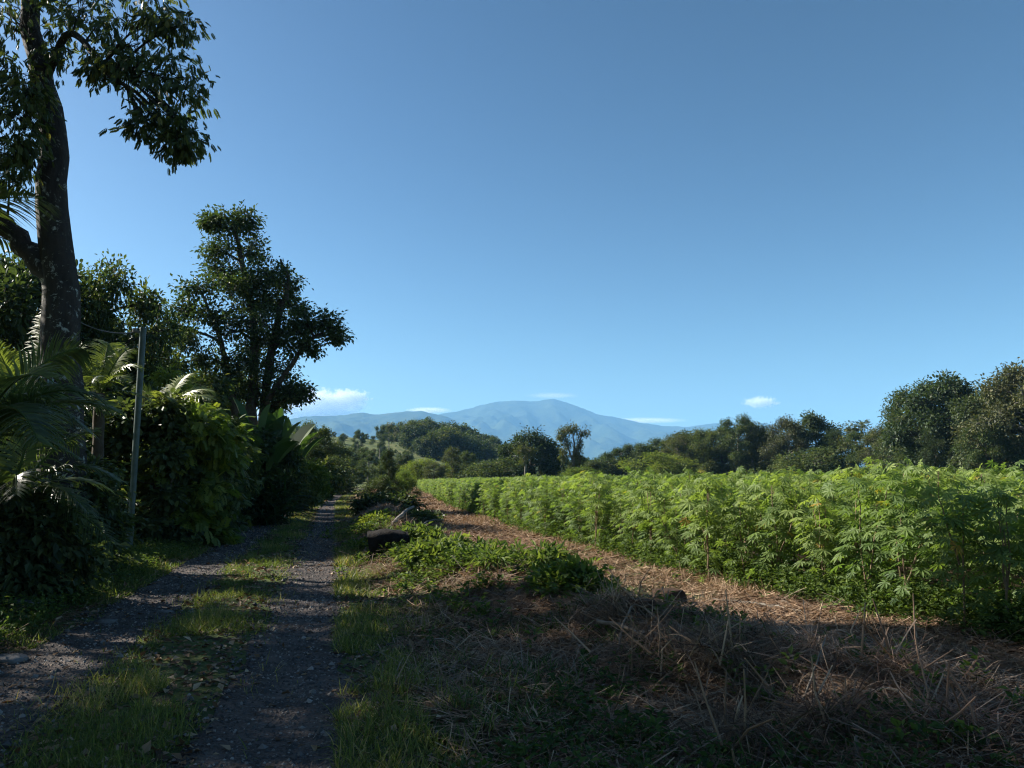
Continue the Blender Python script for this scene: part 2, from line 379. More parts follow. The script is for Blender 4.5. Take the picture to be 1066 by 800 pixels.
# ------------------------------------------------------------------ mountains
def mountain(name, label, prof, Yc, front, back, seed, cols, X0, X1):
    px = np.array([p[0] for p in prof], float); py = np.array([p[1] for p in prof], float)
    cxs = (px-CX)/FPX*Yc/math.cos(PITCH)*.995; czs = np.array([pt(a, b, Yc)[2] for a, b in prof])
    cxs = np.array([pt(a, b, Yc)[0] for a, b in prof])
    xg = np.linspace(X0, X1, 520); yg = np.linspace(Yc-front, Yc+back, 150); Xg, Yg = np.meshgrid(xg, yg)
    crest = np.interp(Xg, cxs, czs)+(fbm(Xg*.004, Xg*0+seed, seed+5, 5)-.47)*26
    s = np.where(Yg < Yc, (Yc-Yg)/front, (Yg-Yc)/back); base = np.clip(1-s, 0, 1)**1.25
    rid = 1-np.abs(2*fbm(Xg*.0021+(Yg)*.0006, Yg*.0008, seed, 5)/.94-1)
    rid2 = fbm(Xg*.006, Yg*.004, seed+3, 4)
    amp = np.clip(s*3.2, 0, 1)*np.clip((1-s)*3, 0, 1)
    Zg = crest*base+amp*crest*(.3*(rid-.62)+.2*(rid2-.45))
    Zg += (fbm(Xg*.02, Yg*.02, seed+8, 3)-.45)*16*(base > .02)
    Zg = np.maximum(Zg, -8*(s > .97))
    g = Geo(); a, b = Xg.shape; I = np.arange(a-1)[:, None]*b+np.arange(b-1)[None]
    g.add(np.stack([Xg, Yg, Zg], -1).reshape(-1, 3), np.stack([I, I+1, I+b+1, I+b], -1).reshape(-1, 4))
    o = g.build(name, solid_mat(name+'_forest', cols, .004, .95, .6, 30, .05), smooth=True)
    return tag(o, label, kind='structure')
back_prof = [(150, 462), (300, 448), (380, 440), (440, 433), (465, 430), (490, 425.5), (514, 419), (540, 417.5), (560, 417.5), (570, 415.5), (576, 414.5), (583, 417), (600, 423), (620, 431), (640, 435), (665, 440), (690, 443.5), (715, 444.5), (745, 441), (775, 439), (800, 440.5), (850, 444), (950, 450), (1150, 460)]
front_prof = [(-100, 470), (150, 455), (240, 447), (281, 442), (315, 434.5), (335, 433), (352, 432), (379, 430), (390, 432), (405, 430.5), (424, 428.5), (438, 428), (450, 430), (465, 433), (480, 442), (500, 455), (540, 475), (600, 492), (700, 497)]
mountain('mountain', 'high blue peak closing the valley behind the field', back_prof, 8600, 3000, 1500, 3, [(.3, (.02, .034, .016)), (.7, (.05, .065, .03))], -7500, 8500)
mountain('mountain', 'long lower blue ridge in front of the peak', front_prof, 6400, 2200, 1200, 13, [(.3, (.02, .036, .016)), (.7, (.055, .07, .03))], -6000, 1800)

# ------------------------------------------------------------------ haze and clouds
def box_mesh(name, lo, hi, mat):
    g = Geo(); (a, b, c), (d, e, f) = lo, hi
    V = [(a, b, c), (d, b, c), (d, e, c), (a, e, c), (a, b, f), (d, b, f), (d, e, f), (a, e, f)]
    g.add(V, [[3, 2, 1, 0], [4, 5, 6, 7], [0, 1, 5, 4], [1, 2, 6, 5], [2, 3, 7, 6], [3, 0, 4, 7]]); return g.build(name, mat)
m, n, out = new_mat('haze_air'); pv = n.nodes.new('ShaderNodeVolumePrincipled')
pv.inputs['Color'].default_value = (.26, .58, 1, 1); pv.inputs['Density'].default_value = 1e-4; pv.inputs['Anisotropy'].default_value = 0
n.links.new(pv.outputs[0], out.inputs['Volume'])
tag(box_mesh('haze', (-12600, -1200, -12), (12600, 12500, 960), m), 'pale blue distance haze over the whole valley', kind='stuff')

def cloud(label, px, py, D, wpx, hpx, seed, dens=.02, lobes=9):
    c = pt(px, py, D); k = D/FPX; W, H = wpx*k/2, hpx*k/2
    m, n, out = new_mat('cloud_vapour'); tc = n.nodes.new('ShaderNodeTexCoord')
    mp = n.nodes.new('ShaderNodeMapping'); n.links.new(tc.outputs['Object'], mp.inputs[0])
    f = noise(n, 2.2/max(H, 1), 5, .62, vec=mp.outputs[0], dist=.3)
    # distance-from-core falloff
    ln = n.nodes.new('ShaderNodeVectorMath'); ln.operation = 'LENGTH'; sc_ = n.nodes.new('ShaderNodeVectorMath'); sc_.operation = 'MULTIPLY'
    sc_.inputs[1].default_value = (1/W, 1/(W*.5), 1/H); n.links.new(tc.outputs['Object'], sc_.inputs[0]); n.links.new(sc_.outputs[0], ln.inputs[0])
    fall = math_(n, 'SUBTRACT', 1.0, ln.outputs['Value'])
    v = math_(n, 'ADD', math_(n, 'MULTIPLY', fall, .6), math_(n, 'MULTIPLY', math_(n, 'SUBTRACT', f, .56), 1.6))
    mr = n.nodes.new('ShaderNodeMapRange'); mr.inputs[1].default_value = 0; mr.inputs[2].default_value = .22; mr.inputs[4].default_value = dens
    n.links.new(v, mr.inputs[0])
    pv = n.nodes.new('ShaderNodeVolumePrincipled'); pv.inputs['Color'].default_value = (1, 1, 1, 1); pv.inputs['Anisotropy'].default_value = 0
    n.links.new(mr.outputs[0], pv.inputs['Density']); n.links.new(pv.outputs[0], out.inputs['Volume'])
    bpy_m = bpy.data.meshes.new('cloud'); import bmesh
    bm = bmesh.new(); bmesh.ops.create_icosphere(bm, subdivisions=3, radius=1)
    for vv in bm.verts: vv.co = Vector((vv.co.x*W*1.05, vv.co.y*W*.55, vv.co.z*H*1.05))
    bm.to_mesh(bpy_m); bm.free(); bpy_m.materials.append(m)
    o = bpy.data.objects.new('cloud', bpy_m); col.objects.link(o); o.location = c
    tag(o, label, 'cloud', kind='thing'); return o
CD = 15500
cloud('puffy white cloud low above the long ridge beside the tall tree', 326, 420, CD, 120, 34, 1, .006)
cloud('flat white cloud bank lying behind the left end of the ridge', 306, 431, CD, 120, 22, 2, .005)
cloud('small bright puff right of the biggest cloud', 364, 414, CD, 48, 20, 3, .008)
cloud('low white streak just above the long ridge', 356, 430, CD, 46, 9, 4, .009)
cloud('thin white cloud touching the saddle between ridge and peak', 446, 427.5, CD, 50, 7, 5, .009)
cloud('faint wispy cloud above the peak', 575, 412, CD, 60, 7, 6, .0012)
cloud('small lone white cloud in the open sky right of the peak', 792, 419, CD, 40, 14, 7, .008)
cloud('white sliver behind the falling shoulder of the peak', 672, 438, CD, 90, 6, 8, .004)

# ------------------------------------------------------------------ tree builder
def bez(a, b, c, n=8):
    t = np.linspace(0, 1, n)[:, None]; return a*(1-t)**2+2*b*t*(1-t)+c*t*t
def grow(seed, trunks, clumps, leaf=LEAF_BROAD, size=.2, clusters=25, per=25, sig=.35, droop=.2, limb_r=.09, attach_lo=.25,
         flat=.7, twig_r=.012, tint=(.5, .22), fill=.45):
    """trunks: list of (path, r0, r1); clumps: list of (centre, (rx,ry,rz)[, trunk index]); returns trunk Geo, crown Geo"""
    r = np.random.default_rng(seed); tg = Geo(); cg = Geo(); paths = []
    for P, r0, r1 in trunks:
        P = smooth_path(P, 22); P[1:-1] += r.normal(0, r0*.12, P[1:-1].shape)
        rad = r0*(1-np.linspace(0, 1, 22))**.8+r1; k0 = 1 if P[0, 2] < .3 else 0; rad[0] *= 1+.5*k0; rad[1] *= 1+.15*k0
        tube(tg, P, rad, 9, r.random()); paths.append(P)
    Pp = []; Dd = []; Nn = []; Tt = []; Ss = []
    for cl in clumps:
        c = np.asarray(cl[0], float); rr = np.asarray(cl[1], float)*np.ones(3)*1.02
        P = paths[cl[2]] if len(cl) > 2 else min(paths, key=lambda q: np.min(np.linalg.norm(q-c, axis=1)))
        low = P[0, 2]+(P[-1, 2]-P[0, 2])*attach_lo
        ok = np.where((P[:, 2] < c[2]-.15*np.linalg.norm(rr)) & (P[:, 2] > low))[0]
        i = ok[np.argmin(np.linalg.norm(P[ok]-c, axis=1))] if len(ok) else len(P)//2
        a = P[i]; dist = np.linalg.norm(c-a)
        mid = (a+c)/2+np.array([0, 0, .12*dist])+r.normal(0, .06*dist, 3)
        L = bez(a, mid, c, 9); lr = limb_r*min(1.4, .5+dist/4)
        tube(tg, L, np.linspace(lr, lr*.3, 9), 6, r.random())
        vol = (rr.prod())**(1/3); nc = max(4, int(clusters*r.uniform(.8, 1.2)))
        dv = unit(r.normal(0, 1, (nc, 3))); rad = r.random(nc)**fill
        dv[:, 2] = np.where(dv[:, 2] < -.3, dv[:, 2]*.6, dv[:, 2])
        cc = c+dv*rad[:, None]*rr
        for k in range(nc):
            s = L[r.integers(4, 9)]; m2 = (s+cc[k])/2+np.array([0, 0, .1*vol])
            tube(tg, bez(s, m2, cc[k], 4), np.linspace(lr*.3, twig_r, 4), 3, .5, cap=False)
        kk = np.repeat(np.arange(nc), r.poisson(per, nc)); N = len(kk)
        off = r.normal(0, 1, (N, 3))*sig*np.array([1, 1, flat])
        Pp.append(cc[kk]+off)
        Dd.append(unit(off)*.8+dv[kk]*.4+r.normal(0, .45, (N, 3))+np.array([0, 0, -droop]))
        Nn.append(np.array([0, 0, 1.])+r.normal(0, .45, (N, 3)))
        base_t = r.normal(tint[0], tint[1]*.5, nc)[kk]
        Tt.append(np.clip(base_t+r.normal(0, tint[1], N), 0, 1)); Ss.append(size*r.uniform(.65, 1.3, N))
    Pp = np.concatenate(Pp); Dd = np.concatenate(Dd)
    inst(cg, *leaf, Pp, frames(Dd, np.concatenate(Nn)), np.concatenate(Ss), np.concatenate(Tt))
    return tg, cg
def put_tree(name, label, tg, cg, bark, leaf, loc, rz=0, scale=1, group=None, cat='tree', crown='crown'):
    t = thing(name, label, cat, loc, rz, group, scale)
    tg.build('trunk', bark, t, smooth=True); cg.build(crown, leaf, t); return t

def rand_clumps(seed, H, Rw, n, z0=.35, cone=.0, cr=.3, yz=1):
    """clumps spread over a dome-shaped crown"""
    r = np.random.default_rng(seed); out = []
    for k in range(n):
        z = z0+(1-z0)*((k+.5)/n); s = (z-z0)/(1-z0)
        wd = Rw*(math.sin(math.pi*(.18+.74*s))**.7)*(1-cone*s)
        a = k*2.4+r.uniform(-.4, .4); q = wd*r.uniform(.3, 1.05)
        rr = Rw*cr*r.uniform(.55, 1.35)
        out.append(((math.cos(a)*q, math.sin(a)*q, H*z-rr*.4), (rr, rr, rr*.7*yz)))
    return out

# ---- the near tree by the palms: tall dark trunk forking at the left edge of the photo
D0 = 12.0
def lp(px, py, D, o): return pt(px, py, D)-o
O = np.array([*gp(*pt(63, 560, D0)[:2], -.1)])
P = lambda px, py, D=D0: lp(px, py, D, O)
tr_main = [np.zeros(3), P(66, 450), P(64, 390), P(63, 320), P(62, 285), P(60, 225), P(57, 175), P(53, 130), P(46, 90), P(36, 40), P(30, 0), P(22, -60), P(14, -130)]
tr_fork = [P(66, 318), P(58, 296), P(38, 270), P(15, 245), P(-12, 215), P(-50, 160), P(-80, 90)]
tr_br = [P(46, 90), P(66, 40, 11.7), P(84, 40, 11.5), P(100, 62, 11.3), P(114, 80, 11.2), P(140, 95, 11.1), P(165, 118, 11)]
cl = []
r_ = np.random.default_rng(3)
for (px, py, D, rx, rz) in [(105, 22, 11.3, .55, .45), (135, 45, 11.2, .5, .4), (160, 18, 11, .45, .35), (180, 62, 11, .5, .3), (155, 85, 11.1, .5, .35),
                            (192, 92, 11, .42, .28), (178, 122, 10.9, .42, .3), (198, 142, 10.9, .33, .25), (125, 70, 11.2, .35, .25), (150, 130, 11, .22, .2), (85, 10, 11.5, .5, .4), (186, 28, 11, .3, .2), (185, 152, 10.9, .2, .15)]:
    cl.append((P(px, py, D), (rx, rx, rz), 2))
cl.append((P(62, 55, 11.7), (.22, .22, .5), 0)); cl.append((P(100, 70, 11.3), (.12, .12, .35), 2))
for (px, py, D, rx, rz) in [(15, 20, 11.5, .8, .7), (8, 75, 11.3, .6, .6), (20, 120, 11.2, .45, .5), (5, 160, 11.3, .55, .5), (35, -20, 11.5, .7, .5), (-30, 60, 11.5, 1, .9), (-40, 130, 11.7, 1, .9), (18, 150, 11.2, .35, .4), (8, 185, 11.2, .4, .35), (30, 95, 11.2, .3, .35), (-60, 0, 12, 1.2, 1)]:
    cl.append((P(px, py, D), (rx, rx, rz), 0 if px > 10 else 1))
for (dx, dy, z, q) in [(-1.5, 0, 10.5, 1.3), (.8, .6, 10.9, 1.3), (-.6, -.8, 12, 1.5), (1.6, -.4, 12.3, 1.2), (-2.4, .6, 12.2, 1.4), (.2, .8, 13.4, 1.4), (-1.2, -.2, 14.2, 1.2), (2.6, .3, 11, 1.0)]:
    cl.append((np.array([dx-.5, dy, z]), (q, q, q*.7), 0))
tg, cg = grow(11, [(tr_main, .27, .07), (tr_fork, .17, .06), (tr_br, .05, .015)], cl, SPRAY_T, .15, 26, 6, .12, .9, .03, .3, .8, .005, (.45, .28), .6)
big = put_tree('forked_tree', 'tall forked tree with lichened dark trunk rising past the top of the photo', tg, cg, M['big_bark'], M['leaf_tree'], O)
# ---- tall many-stemmed tree beyond the hedge
D1 = 38.0; O = np.array([*gp(*pt(262, 515, D1)[:2], -.1)]); P = lambda px, py, D=D1: lp(px, py, D, O)
trs = [([np.zeros(3), P(262, 440), P(264, 380), P(262, 320), P(250, 265), P(243, 235)], .28, .05),
       ([P(270, 518, 38.5), P(274, 440, 38.5), P(280, 380), P(290, 330), P(300, 295), P(292, 270)], .24, .05),
       ([P(252, 518, 37.5), P(246, 450, 37.5), P(240, 400, 37.4), P(228, 350, 37.4), P(212, 310, 37.4)], .2, .05),
       ([P(276, 420, 37.8), P(300, 385, 37.4), P(322, 355, 37.2), P(342, 345, 37)], .12, .04)]
cl = []
for (px, py, rx, rz, t, D) in [(240, 238, 1.15, .9, 0, 38), (225, 262, .9, .7, 0, 37.5), (258, 262, 1.1, .9, 0, 38.5), (222, 232, .6, .5, 0, 38), (256, 230, .6, .5, 0, 38), (275, 285, 1.0, .8, 1, 37), (296, 292, 1.1, .85, 1, 38.5), (305, 318, 1.0, .8, 1, 38.5),
                        (245, 300, 1.3, .9, 0, 37), (205, 300, 1.0, .6, 2, 37.5), (190, 322, 1.0, .75, 2, 37.5), (215, 330, 1.3, .9, 2, 37), (185, 345, .7, .5, 2, 37), (240, 345, 1.3, .9, 0, 37), (270, 335, 1.2, 1.0, 1, 37), (292, 355, 1.2, 1, 1, 38),
                        (318, 335, .9, .65, 3, 37.3), (340, 335, .95, .6, 3, 37), (350, 350, .5, .35, 3, 37), (322, 362, .8, .5, 3, 37.2), (225, 375, 1.3, .9, 2, 37.6), (255, 378, 1.0, .9, 0, 37), (285, 385, 1.1, .9, 1, 38), (240, 405, 1.1, .9, 2, 38),
                        (300, 405, .8, .6, 1, 38), (312, 412, .5, .35, 1, 37.6), (208, 405, .9, .7, 2, 38), (268, 410, .9, .8, 1, 38), (222, 425, 1.0, .7, 2, 38), (288, 425, .7, .6, 1, 38.6), (262, 300, 1.1, .9, 0, 37), (250, 322, 1.2, .9, 0, 38.4), (278, 312, 1.1, .9, 1, 38), (235, 285, .9, .7, 0, 38), (268, 360, 1.2, 1, 0, 38.5), (310, 345, .9, .7, 3, 37.6), (232, 395, 1.1, .9, 2, 37)]:
    cl.append((P(px, py, D), (rx, rx*1.1, rz), t))
for q_ in (3, 11, 17, 21): cl[q_] = (cl[q_][0], tuple(np.array(cl[q_][1])*.75), cl[q_][2])
tg, cg = grow(21, trs, cl, LEAF_BROAD, .19, 24, 36, .22, .25, .09, .2, .75, .015, (.45, .25))
put_tree('tall_tree', 'tallest whole tree, open-crowned on several bare stems behind the hedge', tg, cg, M['bark'], M['leaf_tree'], O)

# ---- generic tree kinds used for the background, each built once and then copied
KIND = {}
def kind(key, seed, H, Rw, n, leaf, size, cl_n, per, sig, bark, lm, z0=.35, cone=0, cr=.32, droop=.2, r0=.22, yz=1, fill=.45, tint=(.5, .25), extra=None):
    tr = [([np.array([0, 0, -.3]), np.array([.1, 0, H*.3]), np.array([-.15, .1, H*.6]), np.array([.1, -.1, H*.86])], r0, .04)]
    cls = rand_clumps(seed, H, Rw, n, z0, cone, cr, yz)
    KIND[key] = (*grow(seed, tr, cls, leaf, size, cl_n, per, sig, droop, r0*.35, .12, .8, .02, tint, fill), bark, lm, [None])
kind('broad', 41, 9.5, 4.2, 20, LEAF_BROAD, .24, 30, 34, .32, M['bark'], M['leaf_tree'], .3)
kind('dense', 42, 9, 4.4, 22, LEAF_ROUND, .24, 30, 34, .34, M['bark'], M['leaf_dark'], .12)
kind('open', 43, 11, 3.6, 13, LEAF_BROAD, .24, 22, 32, .3, M['bark_pale'], M['leaf_tree'], .4, cr=.3)
kind('olive', 44, 10, 4.2, 18, LEAF_BROAD, .24, 30, 34, .32, M['bark_pale'], M['leaf_olive'], .22)
kind('bush', 45, 3.4, 2.4, 15, LEAF_BROAD, .15, 28, 30, .22, M['bark'], M['leaf_tree'], .08, cr=.34, r0=.07)
kind('brightbush', 46, 3.2, 2.2, 14, LEAF_LONG, .19, 26, 28, .22, M['bark'], M['leaf_bright'], .08, cr=.34, r0=.06)
kind('cone', 47, 9, 2.6, 16, LEAF_LONG, .3, 24, 34, .32, M['bark'], M['leaf_dark'], .12, cone=.55)
kind('russet', 48, 9.5, 4.0, 17, LEAF_BROAD, .23, 28, 34, .32, M['bark_pale'], M['leaf_brown'], .25)
kind('airy', 49, 10, 3.0, 9, SPRAY, .5, 12, 9, .32, M['bark_pale'], M['leaf_olive'], .5, cr=.28, yz=.6)
kind('shade', 50, 13, 4.0, 15, LEAF_BROAD, .22, 24, 26, .3, M['bark'], M['leaf_tree'], .56, cr=.33)
def plant_kind(key, name, label, x, y, H, width=None, rz=None, group=None, cat='tree', sink=-.1):
    tgk, cgk, bark, lm, proto = KIND[key]
    h0 = {'broad': 9.5, 'dense': 9, 'open': 11, 'olive': 10, 'bush': 3.4, 'brightbush': 3.2, 'cone': 9, 'russet': 9.5, 'airy': 10, 'shade': 13}[key]
    s = H/h0; sw = s if width is None else s*width
    rz = rng.uniform(0, 6.28) if rz is None else rz
    if proto[0] is None:
        proto[0] = put_tree(name, label, tgk, cgk, bark, lm, gp(x, y, sink), rz, (sw, sw, s), group, cat); return proto[0]
    o = copy_thing(proto[0], gp(x, y, sink), rz, (sw, sw, s), label, group, name); o['category'] = cat
    if group is None and 'group' in o: del o['group']
    return o
def at_px(px, D, top, key, name, label, **k):
    """stand a tree at photo column px, distance D, reaching up to row top"""
    x = pt(px, 497, D)[0]; H = pt(px, top, D)[2]-gz(x, D)+.1
    return plant_kind(key, name, label, x, D, H*1.03, **k)

# ---- treeline across the field
TL = 'treeline beyond the crop field'
for (px, D, top, key, wd, lab) in [
    (606, 158, 477, 'dense', 1.3, 'dark thicket closing the gap beyond the slender vine-hung tree'),
    (634, 156, 474, 'olive', 1.2, 'olive crown low under the mountain shoulder'),
    (661, 150, 464, 'broad', 1.1, 'mid green crown between two darker ones at the low end of the treeline'),
    (690, 146, 459, 'broad', 1.1, 'rounded crown just left of the olive green one'),
    (720, 142, 452, 'dense', 1.1, 'dark crown filling in right of the olive green one'),
    (752, 138, 447, 'broad', 1.0, 'crown just left of the see-through tree'),
    (784, 132, 442, 'olive', .9, 'olive crown just right of the see-through tree'),
    (622, 150, 478, 'bush', 1.6, 'low bushy tree at the peak-side end of the treeline'),
    (648, 148, 468, 'broad', 1.15, 'low rounded tree, second along the treeline after the bushy end'),
    (676, 142, 465, 'dense', 1.05, 'dark tree directly under the falling shoulder of the peak'),
    (706, 138, 455, 'olive', 1.1, 'olive green tree rising where the peak meets the treeline'),
    (735, 135, 450, 'broad', 1.05, 'dense green tree left of the thin-topped one in the treeline'),
    (770, 130, 436, 'open', 1.05, 'tree with see-through top under the lone white cloud'),
    (797, 135, 452, 'dense', .9, 'dark low tree between the see-through one and the pale russet one'),
    (822, 126, 437, 'russet', .85, 'pale russet tree with rounded top left of the dark twin'),
    (850, 128, 434, 'dense', .75, 'dark rounded tree against the pale russet one'),
    (872, 122, 450, 'cone', 1.1, 'narrow dark tree in the dip of the treeline'),
    (893, 118, 441, 'airy', 1.0, 'flat-topped airy tree standing above the dip of the treeline'),
    (905, 115, 452, 'broad', 1.0, 'rounded green tree below the flat-topped airy one'),
    (925, 108, 447, 'olive', .95, 'olive tree at the foot of the tall right-hand grove'),
    (948, 100, 415, 'broad', .75, 'leafy tree stepping up to the tall right-hand grove'),
    (962, 96, 403, 'open', .95, 'tall tree with knobbly top sprigs, first of the tall grove'),
    (992, 92, 398, 'dense', .85, 'large dark tree, highest dome in the middle of the tall grove'),
    (1018, 90, 412, 'olive', .9, 'olive tree in the gap between the two highest crowns of the grove'),
    (1045, 84, 403, 'dense', .85, 'big dark tree near the right edge of the photo'),
    (1072, 80, 384, 'russet', 1.0, 'russet-tinged tree cut by the right edge, reaching highest'),
    (975, 90, 447, 'cone', 1.0, 'narrow tree in front of the tall grove over the field edge'),
    (1030, 80, 444, 'broad', .9, 'low green tree in front of the tall grove by the right edge'),
    (690, 128, 474, 'brightbush', 1.6, 'lighter green shrub at the foot of the dark treeline'),
    (840, 115, 470, 'bush', 1.7, 'dark shrub at the foot of the russet and dark twin trees'),
]:
    at_px(px, D, top, key, 'treeline_tree', lab, width=wd, group=TL)

# ---- trees on the middle ground
MG = 'trees scattered over the middle ground'
x = pt(552, 497, 120)[0]
O = np.array(gp(x, 120, -.1)); P = lambda px, py, D=120: lp(px, py, D, O)
cl = [(P(px, py, D), (rx, rx, rx*.7)) for px, py, D, rx in [(530, 480, 118, 1.7), (540, 463, 118, 1.9), (552, 455, 120, 2), (565, 460, 120, 2), (575, 468, 120, 2), (582, 480, 121, 1.6), (535, 490, 117, 1.5), (552, 475, 117, 2.2), (568, 482, 118, 2), (548, 490, 117, 1.6), (526, 470, 119, 1.2), (575, 490, 119, 1.6), (562, 470, 122, 2.4), (545, 466, 123, 2.2)]]
tg, cg = grow(61, [([np.zeros(3), np.array([0, 0, 2.5]), np.array([.2, 0, 4.5]), np.array([0, 0, 6])], .4, .1)], cl, LEAF_BROAD, .4, 34, 22, .4, .3, .12, .1, .8, .03, (.5, .25))
put_tree('domed_tree', 'broad rounded dark tree standing alone before the mountain foot', tg, cg, M['bark'], M['leaf_dark'], O)
O = np.array(gp(pt(596, 497, 112)[0], 112, -.1)); P = lambda px, py, D=112: lp(px, py, D, O)
cl = [(P(px, py, D), (rx, rx, rz)) for px, py, D, rx, rz in [(588, 448, 112, 1.0, .4), (597, 446, 112.5, 1.1, .4), (606, 450, 112, .9, .4), (603, 462, 112, .45, 1.4), (590, 462, 112, .4, 1.3), (586, 474, 112, .35, 1.1), (599, 474, 112, .45, 1.5), (604, 480, 112, .4, 1.0), (596, 486, 112, .5, 1.0), (584, 455, 112, .4, .5)]]
tg, cg = grow(62, [([np.zeros(3), P(597, 480), P(598, 465), P(596, 450)], .2, .06), ([P(597, 482), P(592, 468), P(587, 450)], .13, .05), ([P(598, 478), P(603, 462), P(607, 451)], .12, .05)], cl, LEAF_LONG, .42, 18, 16, .25, .6, .07, .1, 1.2, .03, (.6, .25))
put_tree('slender_tree', 'thin sparse tree hung with vines right of the domed tree', tg, cg, M['bark_pale'], M['leaf_olive'], O)
O = np.array(gp(pt(546, 497, 104)[0], 104, -.1)); P = lambda px, py, D=104: lp(px, py, D, O)
cl = [(P(px, py, D), (rx, rx, rz)) for px, py, D, rx, rz in [(540, 469, 104, .7, .35), (546, 466, 104, .8, .4), (552, 470, 104, .7, .4), (546, 478, 104, .4, .6)]]
tg, cg = grow(63, [([np.zeros(3), P(547, 485), P(546, 470)], .13, .06)], cl, LEAF_LONG, .4, 14, 14, .25, .5, .07, .3, .8, .03, (.7, .2))
put_tree('umbrella_tree', 'small pale umbrella-topped tree in front of the domed tree', tg, cg, M['bark_pale'], M['leaf_olive'], O)
for (px, D, top, key, wd, lab) in [
    (322, 62, 444, 'broad', .8, 'rounded green tree just right of the banana-like clump by the track'),
    (338, 70, 470, 'bush', 1.0, 'low dark bush on the hedge side of the track end'),
    (350, 95, 462, 'cone', 1.1, 'narrow dark tree where the track disappears'),
    (366, 120, 468, 'broad', 1.0, 'small green tree above the end of the track'),
    (383, 105, 470, 'open', .9, 'spindly tree right above the end of the track'),
    (372, 230, 449, 'open', .8, 'small dark tree on the grassy slope crest, the lower of the pair'),
    (395, 235, 444, 'open', .75, 'small dark tree on the grassy slope crest, the taller of the pair'),
    (404, 240, 441, 'airy', .7, 'tiny umbrella tree poking up from the wooded hill'),
    (420, 130, 474, 'dense', .9, 'dark bushy tree in front of the wooded hill'),
    (438, 118, 480, 'brightbush', 1.3, 'light green bush beyond the far end of the cleared strip'),
    (452, 112, 483, 'olive', 1.3, 'low olive tree beyond the far end of the cleared strip'),
    (471, 122, 468, 'olive', .7, 'pale green tree standing apart on the scrub before the hill'),
    (485, 125, 472, 'broad', .8, 'green tree next to the pale one before the hill'),
    (500, 120, 482, 'dense', 1.6, 'dark low thicket left of the domed tree'),
    (512, 112, 480, 'bush', 1.8, 'round dark bush touching the domed tree'),
    (617, 125, 481, 'dense', 1.2, 'dark bush right of the sparse vine-hung tree'),
    (602, 108, 488, 'brightbush', 1.5, 'low light bush at the foot of the sparse vine-hung tree'),
]:
    at_px(px, D, top, key, 'small_tree' if key not in ('bush', 'brightbush') else 'bush', lab, width=wd, group=MG, cat='tree' if key not in ('bush', 'brightbush') else 'bush')
at_px(404, 46, 470, 'cone', 'roadside_tree', 'slim vine-covered tree on the strip between track and field', width=.75)
at_px(396, 43, 497, 'bush', 'bush', 'dark scrub at the foot of the slim vine-covered tree', width=1.2, cat='bush')
at_px(418, 60, 492, 'brightbush', 'bush', 'bright scrub behind the slim vine-covered tree', width=1.0, cat='bush')

# ---- wooded hill: one far-off mass, instanced over a point mesh
def instancer(name, label, pts, scl, rots, protos, kindv='stuff'):
    c = bpy.data.collections.new(name+'_kinds')
    for o in protos: c.objects.link(o)
    me = bpy.data.meshes.new(name); me.from_pydata([tuple(p) for p in pts], [], [])
    for nm, v in (('scl', scl), ('rot', rots)):
        a = me.attributes.new(nm, 'FLOAT', 'POINT'); a.data.foreach_set('value', np.asarray(v, np.float32))
    ob = bpy.data.objects.new(name, me); col.objects.link(ob); tag(ob, label, kind=kindv)
    ng = bpy.data.node_groups.new(name+'_scatter', 'GeometryNodeTree')
    ng.interface.new_socket('Geometry', in_out='INPUT', socket_type='NodeSocketGeometry'); ng.interface.new_socket('Geometry', in_out='OUTPUT', socket_type='NodeSocketGeometry')
    gi = ng.nodes.new('NodeGroupInput'); go = ng.nodes.new('NodeGroupOutput'); ip = ng.nodes.new('GeometryNodeInstanceOnPoints')
    ci = ng.nodes.new('GeometryNodeCollectionInfo'); ci.inputs[0].default_value = c; ci.inputs['Separate Children'].default_value = True; ci.inputs['Reset Children'].default_value = True
    ip.inputs['Pick Instance'].default_value = True
    na = ng.nodes.new('GeometryNodeInputNamedAttribute'); na.data_type = 'FLOAT'; na.inputs[0].default_value = 'scl'
    nr = ng.nodes.new('GeometryNodeInputNamedAttribute'); nr.data_type = 'FLOAT'; nr.inputs[0].default_value = 'rot'
    cx_ = ng.nodes.new('ShaderNodeCombineXYZ'); ng.links.new(nr.outputs[0], cx_.inputs[2])
    ng.links.new(gi.outputs[0], ip.inputs['Points']); ng.links.new(ci.outputs[0], ip.inputs['Instance'])
    ng.links.new(cx_.outputs[0], ip.inputs['Rotation']); ng.links.new(na.outputs[0], ip.inputs['Scale']); ng.links.new(ip.outputs[0], go.inputs[0])
    md = ob.modifiers.new('scatter', 'NODES'); md.node_group = ng
    return ob
def hidden(g, nm, mat):      # a mesh object that lives only in an instancing collection
    o = g.build(nm, mat); col.objects.unlink(o); return o
far_protos = []
for i, (sd_, mt) in enumerate([(71, M['leaf_dark']), (72, M['leaf_tree']), (73, M['leaf_olive']), (74, M['leaf_dark']), (75, M['leaf_tree'])]):
    tgk, cgk = grow(sd_, [([np.array([0, 0, -1.]), np.array([0, 0, 3.]), np.array([.2, 0, 7.])], .25, .08)], rand_clumps(sd_, 10, 4.2, 12, .2, cr=.36), LEAF_BROAD, .7, 16, 14, .5, .2, .1, .1, .8, .04, (.5, .25))
    tgk.F = []; cgk2 = cgk; far_protos.append(hidden(cgk2, 'far_crown', mt))
r_ = np.random.default_rng(8); fp = []
tries = 0
